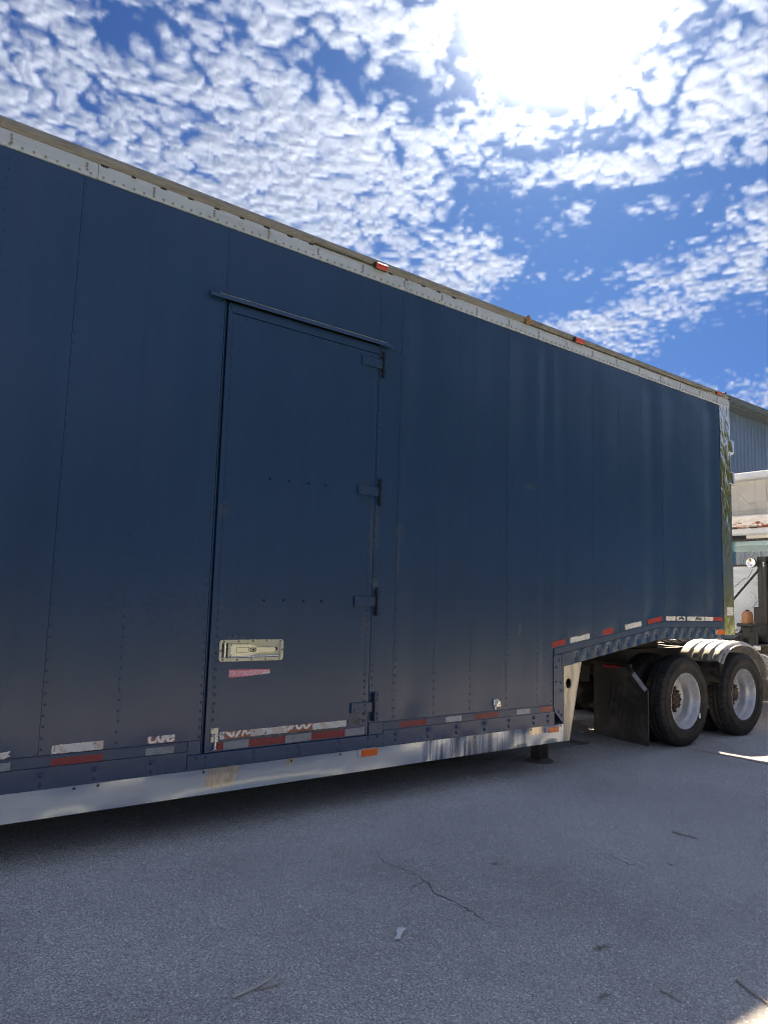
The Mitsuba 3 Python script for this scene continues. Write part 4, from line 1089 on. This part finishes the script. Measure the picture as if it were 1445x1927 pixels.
add(TT + '__air_dryer__base', cat([cbox(10.21, 10.40, .46, .68, 1.265, 1.312, .01), cbox(10.25, 10.36, .50, .62, 1.10, 1.27, .01), cbox(10.24, 10.33, .44, .54, 1.02, 1.2, .01)]), 'frame_black')
add(TT + '__deck', cat([cbox(10.1, 11.3, .45, 2.1, .99, 1.03, .004), cbox(10.3, 10.7, .62, .95, 1.03, 1.16, .02), cbox(10.75, 10.95, .5, .9, 1.03, 1.3, .02)]), 'frame_black')
add(TT + '__chrome_fitting', cbox(10.02, 10.10, .30, .38, .965, 1.03, .01), 'stainless')
hg = np.random.default_rng(5)
hoses = []
for i in range(9):
    a = np.array([9.0 + hg.uniform(-.1, .2), .75 + .08 * i, 1.2 + hg.uniform(-.05, .05)]); b = np.array([10.9 + hg.uniform(-.2, .2), .7 + .09 * i, 1.12 + hg.uniform(0, .14)])
    t = np.linspace(0, 1, 24)[:, None]
    hoses.append(tube(a + (b - a) * t - np.array([0, 0, 1]) * (4 * t * (1 - t)) * hg.uniform(.05, .25), .012, 6))
for i, hs in enumerate(hoses):
    add(TT + '__air_hose', hs, 'cable_black' if i % 3 else 'tape_silver', smooth=True)
add(TT + '__fuel_tank', cyl((10.05, .42, .60), (11.35, .42, .60), .31, 40), 'stack_metal', smooth=40)
for x in (10.25, 11.05):
    add(TT + '__tank_strap', cyl((x, .42, .60), (x + .05, .42, .60), .318, 40), 'stainless', smooth=40)

# steer wheels carry the front
for y in (.25, 2.35):
    add(TT + '__front_tyre', lathe_y([(r, y - .12 + w) for r, w, _ in TYPROF], 13.3, WZ, 60), 'tyre_rubber', smooth=35)

# ------------------------------------------------------------------ metal building behind
MB = 'metal_building'
labels[MB] = {'label': 'tall building with blue ribbed metal siding beyond the truck', 'category': 'building'}
BY, BX0, BX1, BZ = 7.0, 21.2, 46.0, 7.76
kw = add(MB + '__wall', cbox(BX0, BX1, BY, BY + 12, 0, BZ), 'siding_blue')
px = np.arange(BX0 + .1, BX1 - .1, 0.245)
for i, x in enumerate(px):
    if i < 60:
        add(kw + '__rib', prism_xy([(x, BY - .001), (x + .012, BY - .034), (x + .036, BY - .034), (x + .048, BY - .001)], 0.05, BZ - .03), 'siding_blue')
rest = [prism_xy([(x, BY - .001), (x + .012, BY - .034), (x + .036, BY - .034), (x + .048, BY - .001)], 0.05, BZ - .03) for x in px[60:]]
add(kw + '__rib', cat(rest), 'siding_blue', kind='stuff')
add(MB + '__eave', cbox(BX0 - .3, BX1 + .3, BY - .42, BY + 12.4, BZ + .0, BZ + .16, .01), 'gutter_grey')
add(MB + '__gutter', prism_yz([(BY - .58, BZ + .02), (BY - .43, BZ + .02), (BY - .43, BZ + .19), (BY - .60, BZ + .19)], BX0 - .3, BX1 + .3), 'gutter_grey')
add(MB + '__roof', trimesh.Trimesh([(BX0 - .3, BY - .5, BZ + .2), (BX1 + .3, BY - .5, BZ + .2), (BX1 + .3, BY + 6, BZ + 1.2), (BX0 - .3, BY + 6, BZ + 1.2), (BX1 + .3, BY + 12.4, BZ + .2), (BX0 - .3, BY + 12.4, BZ + .2)], [[0, 1, 2], [0, 2, 3], [3, 2, 4], [3, 4, 5], [0, 3, 5], [1, 4, 2]], process=False), 'roof_two')
scene['roof_two'] = scene['roof_sheet']

# ------------------------------------------------------------------ litter on the lot


def stick(key, pts, r, bsdf, label, cat_='twig', group=None):
    p = np.array([(x, y, z) for x, y, z in pts]); n = 14
    L = LineString(p); q = np.array([L.interpolate(t, normalized=True).coords[0] for t in np.linspace(0, 1, n)])
    q[:, :2] += np.random.default_rng(len(key) + int(abs(p[0][0]) * 1000)).normal(0, r * .25, (n, 2))
    rr = r * np.linspace(1.1, .6, n)
    return add(key, tube(q, rr, 7), bsdf, smooth=True, label=label, category=cat_, group=group)


stick('twig', [(1.425, -1.752, .007), (1.52, -1.742, .010), (1.585, -1.722, .008), (1.64, -1.70, .014)], .0055, 'pale_wood', 'pale twig lying on the asphalt nearest the lower left corner')
stick('twig', [(1.535, -1.755, .006), (1.60, -1.762, .008), (1.640, -1.762, .010)], .004, 'dead_wood', 'short brown twig just beside the pale twig at lower left')
stick('twig', [(3.150, -2.79, .005), (3.10, -2.87, .007), (3.06, -2.97, .006)], .0055, 'dead_wood', 'dark twig near the sunlit patch at the lower right corner')
stick('twig', [(2.815, -2.655, .005), (2.815, -2.70, .006), (2.80, -2.75, .005)], .004, 'dead_wood', 'thin dark twig left of the sunlit corner of the lot')
stick('twig', [(4.77, -1.56, .005), (4.765, -1.64, .008), (4.776, -1.73, .006)], .006, 'dead_wood', 'brown twig on the asphalt in front of the rear wheels')
# torn paper scrap, curled
hook = np.array([(2.216, -1.732), (2.236, -1.721), (2.268, -1.692), (2.270, -1.676), (2.295, -1.670), (2.325, -1.684), (2.309, -1.704), (2.285, -1.709), (2.257, -1.732), (2.236, -1.752)])
hz = .004 + .020 * meshkit.noise(np.c_[hook * 30, np.zeros(len(hook))], seed=4)
top = trimesh.creation.triangulate_polygon(Polygon(hook), engine='earcut')
hv = np.array([[x, y, hz[np.argmin((hook[:, 0] - x) ** 2 + (hook[:, 1] - y) ** 2)]] for x, y in np.asarray(top[0])[:, :2]])
add('paper_scrap', trimesh.Trimesh(np.vstack([hv, hv - [0, 0, .0012]]), np.vstack([top[1], top[1][:, ::-1] + len(hv)]), process=False), 'paper', label='torn curl of pale paper on the asphalt in the middle foreground', category='paper scrap')


def chip(key, x, y, s, bsdf, label, cat_, ang=0.0, asp=.4):
    m = trimesh.creation.icosphere(1, 1.0)
    v = m.vertices * [s, s * asp, s * .22] * (1 + .4 * (meshkit.noise(m.vertices * 2 + x * 7)[:, None] - .5))
    c, si = math.cos(ang), math.sin(ang)
    v = np.c_[v[:, 0] * c - v[:, 1] * si + x, v[:, 0] * si + v[:, 1] * c + y, v[:, 2] + s * .2]
    add(key, trimesh.Trimesh(v, m.faces), bsdf, label=label, category=cat_)


chip('dry_leaf_scrap', 4.184, -1.881, .026, 'pale_wood', 'small upright dry leaf on the asphalt right of centre', 'leaf', 1.4, .3)
chip('paper_chip', 2.012, -1.996, .014, 'paper', 'tiny white paper chip on the asphalt in the foreground', 'paper scrap', .5)
chip('white_litter', 7.40, 1.15, .055, 'paper', 'white scrap lying under the trailer behind the end plate', 'litter', .2, .3)
chip('white_litter', 7.62, -0.10, .035, 'paper', 'small white scrap on the ground by the rear wheel', 'litter', .9, .2)
chip('white_litter', 4.05, .40, .025, 'paper', 'pale chip on the ground under the silver skirt', 'litter', .4, .4)
# weeds in the joint of the slab
g = np.random.default_rng(12); bl = []
for i in range(130):
    t = g.random(); x = 4.55 + .9 * t + g.normal(0, .03); y = .90 - .24 * t + g.normal(0, .02); hh = g.uniform(.01, .045); an = g.uniform(0, 6.28); w = .003
    bl.append(trimesh.Trimesh([(x - w, y, 0.002), (x + w, y, 0.002), (x + .5 * hh * math.cos(an), y + .5 * hh * math.sin(an), hh)], [[0, 1, 2]], process=False))
add('weeds', cat(bl), 'weed', label='low weeds growing along the joint of the concrete slab', category='weeds', kind='stuff')


# ------------------------------------------------------------------ trees beyond the lot, mirrored in the polished corner and the paint
def tree(x, y, h, r, leaf, seed, row='front'):
    k = number('tree')
    g = np.random.default_rng(seed)
    limbs = [tube([(x, y, 0), (x + .1, y, h * .25), (x - .1, y + .1, h * .55), (x, y, h * .85)], [.28, .22, .15, .04], 9)]
    cl = []
    for i in range(9):
        a = g.uniform(0, 6.28); z0 = h * g.uniform(.28, .6); rr = r * g.uniform(.55, .9)
        tip = np.array([x + rr * math.cos(a), y + rr * math.sin(a), z0 + h * g.uniform(.12, .3)])
        limbs.append(tube([(x, y, z0), (x + .5 * (tip[0] - x), y + .5 * (tip[1] - y), z0 + .35 * (tip[2] - z0)), tip], [.10, .07, .02], 6)); cl.append(tip)
    add(k + '__trunk', cat(limbs), 'bark', smooth=True)
    n = 4200
    c = np.array(cl + [[x + a_ * r * .6, y + .4, h * .14] for a_ in (-1, -.3, .5, 1)] + [[x, y, h * .9], [x, y, h * .7], [x + .3 * r, y, h * .6], [x - .3 * r, y, h * .55]])
    which = g.integers(0, len(c), n); dirs = g.normal(0, 1, (n, 3)); dirs /= np.linalg.norm(dirs, axis=1, keepdims=True)
    pos = c[which] + dirs * (r * .42 * g.random((n, 1)) ** .45) * [1, 1, .8]
    pos[:, 2] = np.maximum(pos[:, 2], .25)
    a1 = g.normal(0, 1, (n, 3)); a1 /= np.linalg.norm(a1, axis=1, keepdims=True); a2 = np.cross(a1, g.normal(0, 1, (n, 3))); a2 /= np.linalg.norm(a2, axis=1, keepdims=True)
    s = g.uniform(.14, .30, (n, 1))
    v = np.stack([pos - a1 * s, pos - a2 * s * .55, pos + a1 * s, pos + a2 * s * .55], 1).reshape(-1, 3)
    f = np.arange(n)[:, None] * 4 + np.array([[0, 1, 2, 3]])
    add(k + '__crown', (v, f), f'leaf_{leaf}')
    labels[k] = {'label': f'leafy green tree in the {row} row across the lot, mirrored in the chrome corner', 'category': 'tree', 'group': f'trees in the {row} row across the lot'}


tg = np.random.default_rng(40)
for i, x in enumerate(np.arange(-26, 62, 5.2)):
    near = 0 if x < 12 else 9
    tree(x + tg.uniform(-1.2, 1.2), -24 + near - tg.uniform(0, 4), tg.uniform(7.5, 11.0) + 0.5 * near, tg.uniform(3.0, 4.2) + 0.1 * near, i % 3, 100 + i)
for i, x in enumerate(np.arange(16, 140, 6.5)):
    tree(x + tg.uniform(-1.2, 1.2), -31 - tg.uniform(0, 4), tg.uniform(12, 17), tg.uniform(4.2, 5.4), i % 3, 200 + i, 'back')
